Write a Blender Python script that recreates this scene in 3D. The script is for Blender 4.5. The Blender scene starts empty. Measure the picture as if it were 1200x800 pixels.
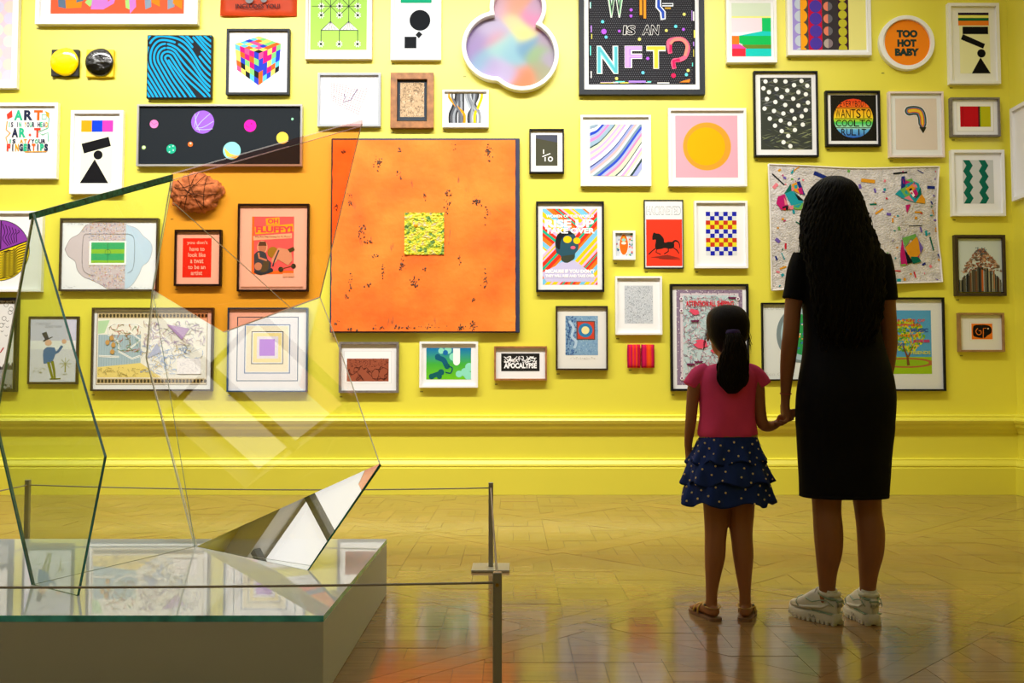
import bpy, bmesh, math, random
from mathutils import Vector, Matrix, noise
S = bpy.context.scene
COL = S.collection
R = math.radians
rnd = random.Random(7)

# ---------------------------------------------------------------- camera
FPX = 1100.0; PITCH = R(2.8); CAMH = 0.89
cd = bpy.data.cameras.new('camera'); cam = bpy.data.objects.new('camera', cd); COL.objects.link(cam)
cam.location = (0, 0, CAMH); cam.rotation_euler = (R(90) + PITCH, 0, 0)
cd.sensor_width = 36.0; cd.lens = 36.0 * FPX / 1200.0; cd.clip_start = 0.05
S.camera = cam
# ---------------------------------------------------------------- world, exposure, daylight
w = bpy.data.worlds.new('world'); S.world = w; w.use_nodes = True
w.node_tree.nodes['Background'].inputs[0].default_value = (.6, .7, .8, 1)
w.node_tree.nodes['Background'].inputs[1].default_value = .3
S.view_settings.view_transform = 'Standard'; S.view_settings.look = 'None'
S.view_settings.gamma = 1.0; S.view_settings.use_curve_mapping = False
S.view_settings.exposure = -0.1

def area(name, loc, rot, sx, sy, power, col=(1, 1, 1), spread=180):
    l = bpy.data.lights.new(name, 'AREA'); l.shape = 'RECTANGLE'; l.size = sx; l.size_y = sy
    l.energy = power; l.color = col; l.spread = R(spread)
    o = bpy.data.objects.new(name, l); COL.objects.link(o); o.location = loc; o.rotation_euler = rot
    return o
WALLY = 7.88; RX = 4.23; LX = -11.0; BY = -6.0; CEIL = 5.2
# daylight of the glazed roof over the hanging wall (an opening in the ceiling, crossed by glazing bars)
area('skylight_daylight', (-2.85, 5.25, CEIL + .30), (0, 0, 0), 13.1, 4.4, 250, (1, .985, .95))
# added strip of light, no fixture: brightens the lower wall, sharpens frame shadows
area('wall_fill_light', (-1.4, 5.4, 5.12), (R(31), 0, 0), 7.5, .25, 200, (1, .97, .92), 110)
# second roof light over the viewers' half of the room, added as weak fill
area('skylight_rear_fill', (-2.5, -2.0, CEIL + .30), (0, 0, 0), 8, 3.0, 60, (.9, .95, 1))

# ---------------------------------------------------------------- projection of photo pixels into the room
sp, cp = math.sin(PITCH), math.cos(PITCH)
def ray(px, py):
    a = (px - 600) / FPX; b = (400 - py) / FPX
    return Vector((a, cp - b * sp, sp + b * cp))
def P(px, py, D):
    d = ray(px, py); t = D / d.y
    return Vector((d.x * t, D, CAMH + d.z * t))
def onz(px, py, z):
    d = ray(px, py); t = (z - CAMH) / d.z
    return Vector((d.x * t, d.y * t, z))

# ---------------------------------------------------------------- colour, materials
def lin(c):
    if isinstance(c, str):
        c = c.lstrip('#'); c = [int(c[i:i + 2], 16) for i in (0, 2, 4)]
    return tuple((v / 255 / 12.92) if v / 255 <= .04045 else ((v / 255 + .055) / 1.055) ** 2.4 for v in c[:3])
MATS = {}
def mat(name, color, rough=.5, spec=.5, metal=0, coat=0, bump=None, var=None, sheen=0):
    """principled; color sRGB hex; bump=(scale,strength,distance); var=(scale,amount) value noise"""
    if name in MATS: return MATS[name]
    m = bpy.data.materials.new(name); m.use_nodes = True; n = m.node_tree.nodes; L = m.node_tree.links
    b = n['Principled BSDF']; c = lin(color)
    b.inputs['Base Color'].default_value = (*c, 1); b.inputs['Roughness'].default_value = rough
    b.inputs['Specular IOR Level'].default_value = spec; b.inputs['Metallic'].default_value = metal
    b.inputs['Coat Weight'].default_value = coat; b.inputs['Coat Roughness'].default_value = .05
    b.inputs['Sheen Weight'].default_value = sheen
    tc = n.new('ShaderNodeTexCoord')
    if var:
        t = n.new('ShaderNodeTexNoise'); t.inputs['Scale'].default_value = var[0]; t.inputs['Detail'].default_value = 6
        L.new(tc.outputs['Object'], t.inputs['Vector'])
        r = n.new('ShaderNodeValToRGB'); k = var[1]
        r.color_ramp.elements[0].position = .3; r.color_ramp.elements[1].position = .7
        r.color_ramp.elements[0].color = (*[v * (1 - k) for v in c], 1)
        r.color_ramp.elements[1].color = (*[min(1, v * (1 + k)) for v in c], 1)
        L.new(t.outputs['Fac'], r.inputs['Fac']); L.new(r.outputs['Color'], b.inputs['Base Color'])
    if bump:
        t = n.new('ShaderNodeTexNoise'); t.inputs['Scale'].default_value = bump[0]; t.inputs['Detail'].default_value = 5
        L.new(tc.outputs['Object'], t.inputs['Vector'])
        u = n.new('ShaderNodeBump'); u.inputs['Strength'].default_value = bump[1]; u.inputs['Distance'].default_value = bump[2]
        L.new(t.outputs['Fac'], u.inputs['Height']); L.new(u.outputs['Normal'], b.inputs['Normal'])
    MATS[name] = m
    return m
def ink_mat(name='printed_ink', rough=.7, bump=None, gloss=.12, grain=0):
    if name in MATS: return MATS[name]
    m = bpy.data.materials.new(name); m.use_nodes = True; n = m.node_tree.nodes; L = m.node_tree.links
    b = n['Principled BSDF']; a = n.new('ShaderNodeAttribute'); a.attribute_name = 'Ink'
    L.new(a.outputs['Color'], b.inputs['Base Color']); b.inputs['Roughness'].default_value = rough
    b.inputs['Specular IOR Level'].default_value = gloss
    tc = n.new('ShaderNodeTexCoord')
    if grain:
        t = n.new('ShaderNodeTexNoise'); t.inputs['Scale'].default_value = 45; t.inputs['Detail'].default_value = 4
        L.new(tc.outputs['Object'], t.inputs['Vector'])
        mx = n.new('ShaderNodeMix'); mx.data_type = 'RGBA'; mx.blend_type = 'MULTIPLY'; mx.inputs[0].default_value = grain
        r = n.new('ShaderNodeValToRGB'); r.color_ramp.elements[0].position = .3; r.color_ramp.elements[1].position = .6
        r.color_ramp.elements[0].color = (.35, .35, .35, 1)
        L.new(t.outputs['Fac'], r.inputs['Fac']); L.new(a.outputs['Color'], mx.inputs[6]); L.new(r.outputs['Color'], mx.inputs[7])
        L.new(mx.outputs[2], b.inputs['Base Color'])
    if bump:
        t = n.new('ShaderNodeTexNoise'); t.inputs['Scale'].default_value = bump[0]; t.inputs['Detail'].default_value = 6
        L.new(tc.outputs['Object'], t.inputs['Vector'])
        u = n.new('ShaderNodeBump'); u.inputs['Strength'].default_value = bump[1]; u.inputs['Distance'].default_value = bump[2]
        L.new(t.outputs['Fac'], u.inputs['Height']); L.new(u.outputs['Normal'], b.inputs['Normal'])
    MATS[name] = m
    return m
def glass(name, tint, k=1.0, base=.045, white=0.0, rough=0.0):
    """thin clear sheet: tinted transmission plus mirror reflection growing towards grazing view"""
    if name in MATS: return MATS[name]
    m = bpy.data.materials.new(name); m.use_nodes = True; n = m.node_tree.nodes; L = m.node_tree.links
    n.remove(n['Principled BSDF']); out = n['Material Output']
    t = n.new('ShaderNodeBsdfTransparent'); t.inputs[0].default_value = (*tint, 1)
    g = n.new('ShaderNodeBsdfGlossy'); g.inputs['Roughness'].default_value = rough
    lw = n.new('ShaderNodeLayerWeight'); lw.inputs[0].default_value = .5
    p = n.new('ShaderNodeMath'); p.operation = 'POWER'; p.inputs[1].default_value = 4.2
    L.new(lw.outputs['Facing'], p.inputs[0])
    q = n.new('ShaderNodeMath'); q.operation = 'MULTIPLY_ADD'; q.inputs[1].default_value = k * .9; q.inputs[2].default_value = base
    q.use_clamp = True
    L.new(p.outputs[0], q.inputs[0])
    mx = n.new('ShaderNodeMixShader'); L.new(q.outputs[0], mx.inputs[0]); L.new(t.outputs[0], mx.inputs[1]); L.new(g.outputs[0], mx.inputs[2])
    L.new(mx.outputs[0], out.inputs[0])
    MATS[name] = m
    return m

# ---------------------------------------------------------------- object helpers
def tag(o, label=None, cat=None, group=None, kind=None):
    if label: o['label'] = label
    if cat: o['category'] = cat
    if group: o['group'] = group
    if kind: o['kind'] = kind
    return o
def empty(name, loc, label=None, cat=None, group=None):
    o = bpy.data.objects.new(name, None); COL.objects.link(o); o.location = loc; o.empty_display_size = .05
    return tag(o, label, cat, group)
def link(name, me, parent=None):
    """vertices are in world space; parent is an unrotated object whose world location is known"""
    o = bpy.data.objects.new(name, me); COL.objects.link(o)
    if parent is not None:
        o.parent = parent
        off = Vector((0, 0, 0)); p = parent
        while p is not None: off += p.location; p = p.parent
        me.transform(Matrix.Translation(-off))
    return o
def obj(name, bm, m, parent=None, smooth=False, recalc=True):
    if recalc: bmesh.ops.recalc_face_normals(bm, faces=bm.faces[:])
    me = bpy.data.meshes.new(name); bm.to_mesh(me); bm.free()
    for x in (m if isinstance(m, (list, tuple)) else [m]): me.materials.append(x)
    if smooth:
        for p in me.polygons: p.use_smooth = True
    return link(name, me, parent)
def box(bm, x0, y0, z0, x1, y1, z1, mi=0):
    v = [bm.verts.new(c) for c in ((x0, y0, z0), (x1, y0, z0), (x1, y1, z0), (x0, y1, z0), (x0, y0, z1), (x1, y0, z1), (x1, y1, z1), (x0, y1, z1))]
    fs = [bm.faces.new([v[i] for i in f]) for f in ((0, 3, 2, 1), (4, 5, 6, 7), (0, 1, 5, 4), (1, 2, 6, 5), (2, 3, 7, 6), (3, 0, 4, 7))]
    for f in fs: f.material_index = mi
    return v
def extrude_x(bm, prof, x0, x1):
    """closed profile of (y,z) swept along x"""
    a = [bm.verts.new((x0, y, z)) for y, z in prof]; b = [bm.verts.new((x1, y, z)) for y, z in prof]
    n = len(prof)
    for i in range(n): bm.faces.new((a[i], a[(i + 1) % n], b[(i + 1) % n], b[i]))
    bm.faces.new(a); bm.faces.new(b[::-1])
def extrude_y(bm, prof, y0, y1):
    a = [bm.verts.new((x, y0, z)) for x, z in prof]; b = [bm.verts.new((x, y1, z)) for x, z in prof]
    n = len(prof)
    for i in range(n): bm.faces.new((a[i], a[(i + 1) % n], b[(i + 1) % n], b[i]))
    bm.faces.new(a); bm.faces.new(b[::-1])
def prism(bm, pts, nrm, t, mface=0, medge=0):
    """planar polygon pts given thickness t along nrm"""
    a = [bm.verts.new(p) for p in pts]; b = [bm.verts.new(Vector(p) + nrm * t) for p in pts]
    n = len(pts); f = bm.faces.new(a); f.material_index = mface; f = bm.faces.new(b[::-1]); f.material_index = mface
    for i in range(n):
        f = bm.faces.new((a[i], b[i], b[(i + 1) % n], a[(i + 1) % n])); f.material_index = medge
def ring(bm, c, t, rx, ry, n, up, ph=0, fn=None):
    t = t.normalized(); u = up - t * up.dot(t)
    if u.length < 1e-4: u = Vector((1, 0, 0)) - t * t.x
    u.normalize(); v = t.cross(u)
    out = []
    for i in range(n):
        a = ph + 2 * math.pi * i / n; k = fn(a) if fn else 1
        out.append(bm.verts.new(c + u * math.cos(a) * rx * k + v * math.sin(a) * ry * k))
    return out
def tube(bm, pts, rad, n=12, up=Vector((1, 0, 0)), caps=True, fn=None, mi=0):
    """pts vectors; rad list of r or (ru, rv): ru along 'up', rv across"""
    pts = [Vector(p) for p in pts]; rs = []; N = len(pts)
    for i in range(N):
        t = pts[min(i + 1, N - 1)] - pts[max(i - 1, 0)]
        r = rad[i] if isinstance(rad, (list, tuple)) and not isinstance(rad, float) else rad
        rx, ry = (r if isinstance(r, (tuple, list)) else (r, r))
        rs.append(ring(bm, pts[i], t, rx, ry, n, Vector(up), fn=(lambda a, i=i: fn(a, i)) if fn else None))
    for i in range(N - 1):
        for j in range(n):
            f = bm.faces.new((rs[i][j], rs[i][(j + 1) % n], rs[i + 1][(j + 1) % n], rs[i + 1][j])); f.material_index = mi
    if caps:
        for r_, rv in ((rs[0], True), (rs[-1], False)):
            f = bm.faces.new(r_[::-1] if rv else r_); f.material_index = mi
    return rs
def capsule(bm, pts, rad, n=12, up=Vector((1, 0, 0))):
    """tube with rounded ends"""
    pts = [Vector(p) for p in pts]; rad = [r if isinstance(r, (tuple, list)) else (r, r) for r in rad]
    def end(p, q, r):
        d = (p - q).normalized(); m = min(r)
        return [(p + d * m * math.sin(a), (r[0] * math.cos(a), r[1] * math.cos(a))) for a in (R(80), R(60), R(35))]
    A = end(pts[0], pts[1], rad[0]); B = end(pts[-1], pts[-2], rad[-1])[::-1]
    P_ = [a[0] for a in A] + pts + [b[0] for b in B]; R_ = [a[1] for a in A] + rad + [b[1] for b in B]
    tube(bm, P_, R_, n, up)
def ball(bm, c, r, seg=16, rot=None):
    r = r if isinstance(r, (tuple, list)) else (r, r, r)
    M = Matrix.Translation(Vector(c)) @ (rot.to_4x4() if rot else Matrix.Identity(4)) @ Matrix.Diagonal((*r, 1))
    return bmesh.ops.create_uvsphere(bm, u_segments=seg, v_segments=max(6, seg // 2), radius=1, matrix=M)['verts']
def spline(pts, k=4):
    """Catmull-Rom through tuples of any length"""
    out = []; n = len(pts)
    for i in range(n - 1):
        p0, p1, p2, p3 = pts[max(i - 1, 0)], pts[i], pts[i + 1], pts[min(i + 2, n - 1)]
        for s in range(k):
            t = s / k
            out.append(tuple(.5 * ((2 * b) + (-a + c) * t + (2 * a - 5 * b + 4 * c - d) * t * t + (-a + 3 * b - 3 * c + d) * t ** 3) for a, b, c, d in zip(p0, p1, p2, p3)))
    out.append(tuple(pts[-1]))
    return out
def remeshed(name, bm, m, parent, voxel=.005, smooth=4, post=None):
    bmesh.ops.recalc_face_normals(bm, faces=bm.faces[:])
    me = bpy.data.meshes.new(name); bm.to_mesh(me); bm.free()
    t = bpy.data.objects.new('tmp_shape', me); COL.objects.link(t)
    q = t.modifiers.new('r', 'REMESH'); q.mode = 'VOXEL'; q.voxel_size = voxel
    q = t.modifiers.new('s', 'SMOOTH'); q.iterations = smooth; q.factor = .5
    dg = bpy.context.evaluated_depsgraph_get(); dg.update()
    me2 = bpy.data.meshes.new_from_object(t.evaluated_get(dg)); bpy.data.objects.remove(t)
    me2.name = name; me2.materials.clear()
    for x in (m if isinstance(m, (list, tuple)) else [m]): me2.materials.append(x)
    if post: post(me2)
    for p in me2.polygons: p.use_smooth = True
    return link(name, me2, parent)
# ================================================================ the room
def paint():
    m = bpy.data.materials.new('yellow_wall_paint'); m.use_nodes = True; n = m.node_tree.nodes; L = m.node_tree.links
    b = n['Principled BSDF']; b.inputs['Base Color'].default_value = (.83, .755, .05, 1)
    b.inputs['Roughness'].default_value = .45; b.inputs['Specular IOR Level'].default_value = 1.0; b.inputs['Coat Weight'].default_value = .35; b.inputs['Coat Roughness'].default_value = .45
    tc = n.new('ShaderNodeTexCoord'); t = n.new('ShaderNodeTexNoise'); t.inputs['Scale'].default_value = 2.2; t.inputs['Detail'].default_value = 5
    L.new(tc.outputs['Object'], t.inputs['Vector'])
    u = n.new('ShaderNodeBump'); u.inputs['Strength'].default_value = .12; u.inputs['Distance'].default_value = .02
    L.new(t.outputs['Fac'], u.inputs['Height']); L.new(u.outputs['Normal'], b.inputs['Normal'])
    return m
M_wall = paint(); MATS['wall'] = M_wall
M_plaster = mat('ceiling_plaster', '#d8d4c8', .8)
def structure(name, bm, m, parent=None, smooth=False):
    o = obj(name, bm, m, parent, smooth); o['kind'] = 'structure'; return o
bm = bmesh.new(); box(bm, LX, WALLY, 0, RX, WALLY + .2, CEIL); structure('wall_back', bm, M_wall)
bm = bmesh.new(); box(bm, RX, BY, 0, RX + .2, WALLY + .2, CEIL); structure('wall_right', bm, M_wall)
bm = bmesh.new(); box(bm, LX - .2, BY, 0, LX, WALLY + .2, CEIL); structure('wall_left', bm, M_wall)
bm = bmesh.new(); box(bm, LX - .2, BY - .2, 0, RX + .2, BY, CEIL); structure('wall_front', bm, M_wall)
# ceiling with one long roof-light opening near the hanging wall
SX0, SX1, SY0, SY1 = -9.5, 3.8, 3.0, 7.5
bm = bmesh.new()
box(bm, LX - .2, BY - .2, CEIL, RX + .2, -3.5, CEIL + .25); box(bm, LX - .2, -.5, CEIL, RX + .2, SY0, CEIL + .25); box(bm, LX - .2, -3.5, CEIL, -6.5, -.5, CEIL + .25); box(bm, 1.5, -3.5, CEIL, RX + .2, -.5, CEIL + .25); box(bm, -6.6, -3.6, CEIL + .5, 1.6, -.4, CEIL + .6); box(bm, LX - .2, SY1, CEIL, RX + .2, WALLY + .2, CEIL + .25)
box(bm, LX - .2, SY0, CEIL, SX0, SY1, CEIL + .25); box(bm, SX1, SY0, CEIL, RX + .2, SY1, CEIL + .25)
box(bm, SX0, SY0, CEIL + .5, SX1, SY1, CEIL + .6)
for a in ((SX0 - .05, SY0, SX0, SY1), (SX1, SY0, SX1 + .05, SY1), (SX0, SY0 - .05, SX1, SY0), (SX0, SY1, SX1, SY1 + .05)): box(bm, a[0], a[1], CEIL + .25, a[2], a[3], CEIL + .55)
structure('ceiling', bm, M_plaster)
bm = bmesh.new()
for i in range(1, 9): x = SX0 + (SX1 - SX0) * i / 9; box(bm, x - .05, SY0, CEIL + .02, x + .05, SY1, CEIL + .12)
for i in (1, 2): y = SY0 + (SY1 - SY0) * i / 3; box(bm, SX0, y - .04, CEIL + .03, SX1, y + .04, CEIL + .11)
for i in range(1, 5): x = -6.5 + 8 * i / 5; box(bm, x - .05, -3.5, CEIL + .02, x + .05, -.5, CEIL + .12)
structure('window_1', bm, mat('glazing_bar_grey', '#5a5a58', .6))
# dado rail and skirting
def zat(py, D=WALLY): return P(600, py, D).z
def mould(name, prof, m=M_wall, y=WALLY):
    bm = bmesh.new(); extrude_x(bm, [(y - d, z) for d, z in prof], LX, RX); structure(name, bm, m, None)
za, zb = zat(486), zat(503)
rail = [(0, zb - .03), (.012, zb - .03), (.018, zb), (.03, zb + .012), (.045, zb + .022), (.05, zb + .045), (.062, zb + .055), (.07, zb + .075), (.062, zb + .092), (.05, zb + .098), (.05, za - .006), (.04, za), (.0, za + .004)]
mould('trim_1', rail)
zc, zd = zat(537), zat(547)
base = [(0, 0), (.05, 0), (.05, zd - .006), (.042, zd), (.048, zd + .012), (.045, zd + .026), (.03, zc - .014), (.03, zc - .004), (.018, zc), (0, zc + .004)]
mould('baseboard_back', base)
bm = bmesh.new(); extrude_y(bm, [(RX - d, z) for d, z in rail], BY, WALLY - .001); structure('trim_2', bm, M_wall)
bm = bmesh.new(); extrude_y(bm, [(RX - d, z) for d, z in base], BY, WALLY - .001); structure('baseboard_right', bm, M_wall)
bm = bmesh.new(); extrude_y(bm, [(LX + d, z) for d, z in base], BY, WALLY - .001); structure('baseboard_left', bm, M_wall)

# ---------------------------------------------------------------- parquet floor
def wood_floor():
    m = bpy.data.materials.new('varnished_oak_parquet'); m.use_nodes = True; n = m.node_tree.nodes; L = m.node_tree.links
    b = n['Principled BSDF']; a = n.new('ShaderNodeAttribute'); a.attribute_name = 'Ink'
    tc = n.new('ShaderNodeTexCoord')
    mp = n.new('ShaderNodeMapping'); mp.inputs['Rotation'].default_value = (0, 0, .6); mp.inputs['Scale'].default_value = (4, 40, 1)
    L.new(tc.outputs['Object'], mp.inputs['Vector'])
    t = n.new('ShaderNodeTexNoise'); t.inputs['Scale'].default_value = 1.2; t.inputs['Detail'].default_value = 7; L.new(mp.outputs[0], t.inputs['Vector'])
    r = n.new('ShaderNodeValToRGB'); r.color_ramp.elements[0].position = .25; r.color_ramp.elements[0].color = (.62, .58, .5, 1); r.color_ramp.elements[1].position = .7
    L.new(t.outputs['Fac'], r.inputs['Fac'])
    mx = n.new('ShaderNodeMix'); mx.data_type = 'RGBA'; mx.blend_type = 'MULTIPLY'; mx.inputs[0].default_value = .7
    L.new(a.outputs['Color'], mx.inputs[6]); L.new(r.outputs['Color'], mx.inputs[7]); L.new(mx.outputs[2], b.inputs['Base Color'])
    t2 = n.new('ShaderNodeTexNoise'); t2.inputs['Scale'].default_value = 3.0; t2.inputs['Detail'].default_value = 5; L.new(tc.outputs['Object'], t2.inputs['Vector'])
    rr = n.new('ShaderNodeMapRange'); rr.inputs['To Min'].default_value = .08; rr.inputs['To Max'].default_value = .18
    L.new(t2.outputs['Fac'], rr.inputs['Value']); L.new(rr.outputs[0], b.inputs['Roughness'])
    b.inputs['Specular IOR Level'].default_value = 1.0
    mp2 = n.new('ShaderNodeMapping'); mp2.inputs['Scale'].default_value = (2.0, 7, 1); L.new(tc.outputs['Object'], mp2.inputs['Vector'])
    t3 = n.new('ShaderNodeTexNoise'); t3.inputs['Scale'].default_value = 1.6; t3.inputs['Detail'].default_value = 4; L.new(mp2.outputs[0], t3.inputs['Vector'])
    u = n.new('ShaderNodeBump'); u.inputs['Strength'].default_value = .10; u.inputs['Distance'].default_value = .01
    L.new(t3.outputs['Fac'], u.inputs['Height']); L.new(u.outputs['Normal'], b.inputs['Normal'])
    return m
M_parq = wood_floor()
bm = bmesh.new(); box(bm, LX - .2, BY - .2, -.2, RX + .2, WALLY + .2, -.0035)
floor = structure('floor', bm, mat('dark_joint_wax', '#463220', .4))
def clip(poly, a, b_, c):          # keep a*x+b*y<=c
    out = []
    for i in range(len(poly)):
        p, q = poly[i], poly[(i + 1) % len(poly)]
        dp, dq = a * p[0] + b_ * p[1] - c, a * q[0] + b_ * q[1] - c
        if dp <= 0: out.append(p)
        if (dp < 0 < dq) or (dq < 0 < dp):
            t = dp / (dp - dq); out.append((p[0] + (q[0] - p[0]) * t, p[1] + (q[1] - p[1]) * t))
    return out
def shrink(poly, g):
    cx = sum(p[0] for p in poly) / len(poly); cy = sum(p[1] for p in poly) / len(poly)
    out = poly
    for i in range(len(poly)):
        p, q = poly[i], poly[(i + 1) % len(poly)]
        ex, ey = q[0] - p[0], q[1] - p[1]; l = math.hypot(ex, ey)
        if l < 1e-6: continue
        nx, ny = ey / l, -ex / l
        if nx * (p[0] - cx) + ny * (p[1] - cy) < 0: nx, ny = -nx, -ny
        out = clip(out, nx, ny, nx * p[0] + ny * p[1] - g)
        if len(out) < 3: return []
    return out
PS = 1.06; BW = .095
def panel():
    pcs = []
    h = PS / 2; i_ = h - BW
    pcs += [[(-h, -h), (h - BW, -h), (h - BW, -i_), (-h, -i_)], [(h - BW, -h), (h, -h), (h, h - BW), (h - BW, h - BW)],
            [(-i_, i_), (h, i_), (h, h), (-i_, h)], [(-h, -i_), (-i_, -i_), (-i_, h), (-h, h)]]
    c = .29; k = 3; s = math.sqrt(.5)
    for i in range(-4, 5):
        for j in range(-4, 5):
            for q in range(k):
                if (i + j) % 2: r_ = (i * c, j * c + q * c / k, (i + 1) * c, j * c + (q + 1) * c / k)
                else: r_ = (i * c + q * c / k, j * c, i * c + (q + 1) * c / k, (j + 1) * c)
                po = [(r_[0], r_[1]), (r_[2], r_[1]), (r_[2], r_[3]), (r_[0], r_[3])]
                po = [((x - y) * s, (x + y) * s) for x, y in po]
                for a, b_ in ((1, 0), (-1, 0), (0, 1), (0, -1)):
                    po = clip(po, a, b_, i_)
                    if len(po) < 3: break
                if len(po) >= 3: pcs.append(po)
    return pcs
PAN = panel()
def area_of(p): return abs(sum(p[i][0] * p[(i + 1) % len(p)][1] - p[(i + 1) % len(p)][0] * p[i][1] for i in range(len(p)))) / 2
planks = []
for i in range(-20, 21):
    for j in range(-20, 21):
        s = math.sqrt(.5); cx, cy = (i * PS - j * PS) * s + .2, (i * PS + j * PS) * s + 4.3
        if not (LX - .8 < cx < RX + 1 and BY - .8 < cy < WALLY + .8): continue
        for po in PAN:
            q = [((x - y) * s + cx, (x + y) * s + cy) for x, y in po]
            q = clip(clip(clip(q, 0, 1, WALLY - .051), 1, 0, RX - .051), 0, -1, -BY); q = clip(q, -1, 0, -LX) if len(q) > 2 else q
            if len(q) < 3 or area_of(q) < .0006: continue
            q = shrink(q, .0007)
            if len(q) >= 3: planks.append(q)
def plank_col():
    k = rnd.uniform(.84, 1.10); t = rnd.uniform(-.06, .06)
    return (.34 * k * (1 + t), .205 * k, .082 * k * (1 - t))
def plank_geo(bm, lay, q):
    col = plank_col(); z = -.0012 * rnd.random()
    a = [bm.verts.new((x, y, z)) for x, y in q]; b = [bm.verts.new((x, y, -.0034)) for x, y in q]
    fs = [bm.faces.new(a)]
    n = len(q)
    for i in range(n): fs.append(bm.faces.new((a[i], b[i], b[(i + 1) % n], a[(i + 1) % n])))
    for f in fs:
        for l in f.loops: l[lay] = (*col, 1)
def shown(q):
    x = sum(p[0] for p in q) / len(q); y = sum(p[1] for p in q) / len(q)
    d = Vector((x, y, -CAMH)); pxx = 600 + FPX * x / (y * cp - CAMH * sp); t = y * cp - CAMH * sp
    pyy = 400 + FPX * (CAMH * cp + y * sp - 0) / t - 0
    pyy = 400 - FPX * ((-CAMH) * cp - y * sp) / t
    return y > 1 and -10 < pxx < 1210 and pyy < 812 and not (x < -.5 and 2.7 < y < 4.3), area_of(q) / (y * y * y)
sc = []
for q in planks:
    ok, a = shown(q); sc.append((a if ok else -1, q))
sc.sort(key=lambda t: -t[0])
for a, q in sc[:300]:
    bm = bmesh.new(); lay = bm.loops.layers.float_color.new('Ink'); plank_geo(bm, lay, q)
    obj('parquet_block', bm, M_parq, floor)
bm = bmesh.new(); lay = bm.loops.layers.float_color.new('Ink')
for a, q in sc[300:]: plank_geo(bm, lay, q)
o = obj('parquet_blocks_beyond', bm, M_parq, floor); o['kind'] = 'stuff'

# ================================================================ plinth
PZ = .237; PX1 = -.54; PX0 = -2.35; PY0 = 2.727; PY1 = 4.09
pl = empty('plinth', ((PX0 + PX1) / 2, (PY0 + PY1) / 2, 0), 'low white plinth with a thick reflective glass top carrying the glass sculpture', 'plinth')
M_pl = mat('white_plinth_paint', '#c2c5bc', .55, bump=(60, .05, .002))
bm = bmesh.new(); box(bm, PX0, PY0, 0, PX1, PY1, PZ - .018); o = obj('body', bm, M_pl, pl)
mod = o.modifiers.new('b', 'BEVEL'); mod.width = .003; mod.segments = 2
m = bpy.data.materials.new('plinth_glass_top'); m.use_nodes = True; b = m.node_tree.nodes['Principled BSDF']
b.inputs['Base Color'].default_value = (.76, .86, .90, 1); b.inputs['Roughness'].default_value = .02; b.inputs['Specular IOR Level'].default_value = .75
M_pt = m; M_edge = mat('green_glass_edge', '#1c6c64', .2, .6, var=(9, .6)); M_edge2 = mat('teal_glass_edge', '#4ab4ba', .2, .5, var=(14, .5))
bm = bmesh.new(); v = box(bm, PX0, PY0, PZ - .0178, PX1, PY1, PZ)
for f in bm.faces: f.material_index = 1 if abs(f.normal.z) < .5 and f.calc_area() < 1 else 0
bm.normal_update()
for f in bm.faces: f.material_index = 0 if abs(f.normal.z) > .5 else 1
obj('glass_top', bm, [M_pt, M_edge2], pl)

# ================================================================ folded glass sculpture
def plane3(a, b, c):
    n = (b - a).cross(c - a).normalized(); return a, n
def hit(px, py, pl_):
    d = ray(px, py); o = Vector((0, 0, CAMH)); t = (pl_[0] - o).dot(pl_[1]) / d.dot(pl_[1]); return o + d * t
def toplane(pts, pl_): return [hit(x, y, pl_) for x, y in pts]
TOP = PZ + .0005
A0 = onz(38, 685, TOP); A1 = onz(90, 698, TOP); B0 = onz(230, 640, TOP); C0 = onz(360, 668, TOP)
V0 = P(38, 250, 3.20); V6 = P(445, 543, 3.65); V3 = P(375, 348, 4.25)
M_wseam = mat('pale_ground_glass', '#f2f6f2', .3)
sculpt = empty('glass_sculpture', (-1.2, 3.45, TOP), 'large sculpture of angular leaning glass panes, one of them amber, on white plinth', 'sculpture')
T = .012
def pane(name, pl_, px, mface, t=T, label=None, edge=None, pale=()):
    pts = toplane(px, pl_); n = pl_[1].copy()
    if n.y < 0: n = -n
    bm = bmesh.new(); prism(bm, pts, n, t, 0, 1); bm.faces.ensure_lookup_table()
    for k in pale: bm.faces[2 + k].material_index = 2
    for v in bm.verts: v.co.z = max(v.co.z, TOP)
    o = obj(name, bm, [mface, edge or M_edge, M_wseam], sculpt)
    if label: o['label'] = label
    return o, pts, n
G_clear = glass('clear_glass', (.975, .99, .97), .9, .035)
G_clear2 = glass('reflecting_clear_glass', (.98, .99, .975), .9, .06)
G_green = glass('green_tinted_glass', (.93, .97, .925), .9, .04)
G_amber = glass('amber_film_glass', (.97, .655, .53), .9, .03)
G_mirror = glass('reflective_glass', (.90, .93, .91), 1.0, .66)
G_strip = glass('iridescent_glass', (.97, .74, .72), .9, .03)
plA = plane3(A0, A1, V0); plL = plane3(A0, B0, V0); plR = plane3(B0, V6, V3); plT = plane3(B0, V6, C0)
Vt = P(203, 205, 3.62); Vt2 = P(425, 142, 4.02)
plO = plane3(Vt, Vt2, V3)
pane('narrow_pane', plA, [(38, 250), (-6, 492), (38, 685), (90, 698), (122, 535)], G_green, t=.009, label='narrow green tinted pane')
pane('left_pane', plL, [(38, 256), (201, 211), (179, 342), (172, 420), (229, 640), (38, 685), (-6, 492)], G_clear, label='clear pane', t=.006, pale=(1, 2, 3, 6))
pane('right_pane', plR, [(180, 340), (262, 389), (375, 348), (395, 400), (445, 543), (230, 640), (172, 420)], G_clear2, label='clear pane reflecting the roof light', t=.005, pale=(0, 1, 2, 3, 5, 6))
pane('amber_pane', plO, [(203, 211), (424, 148), (411, 200), (375, 348), (262, 389), (180, 340)], G_amber, label='amber tinted pane', t=.006, pale=(1, 2, 3, 4, 5))
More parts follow.
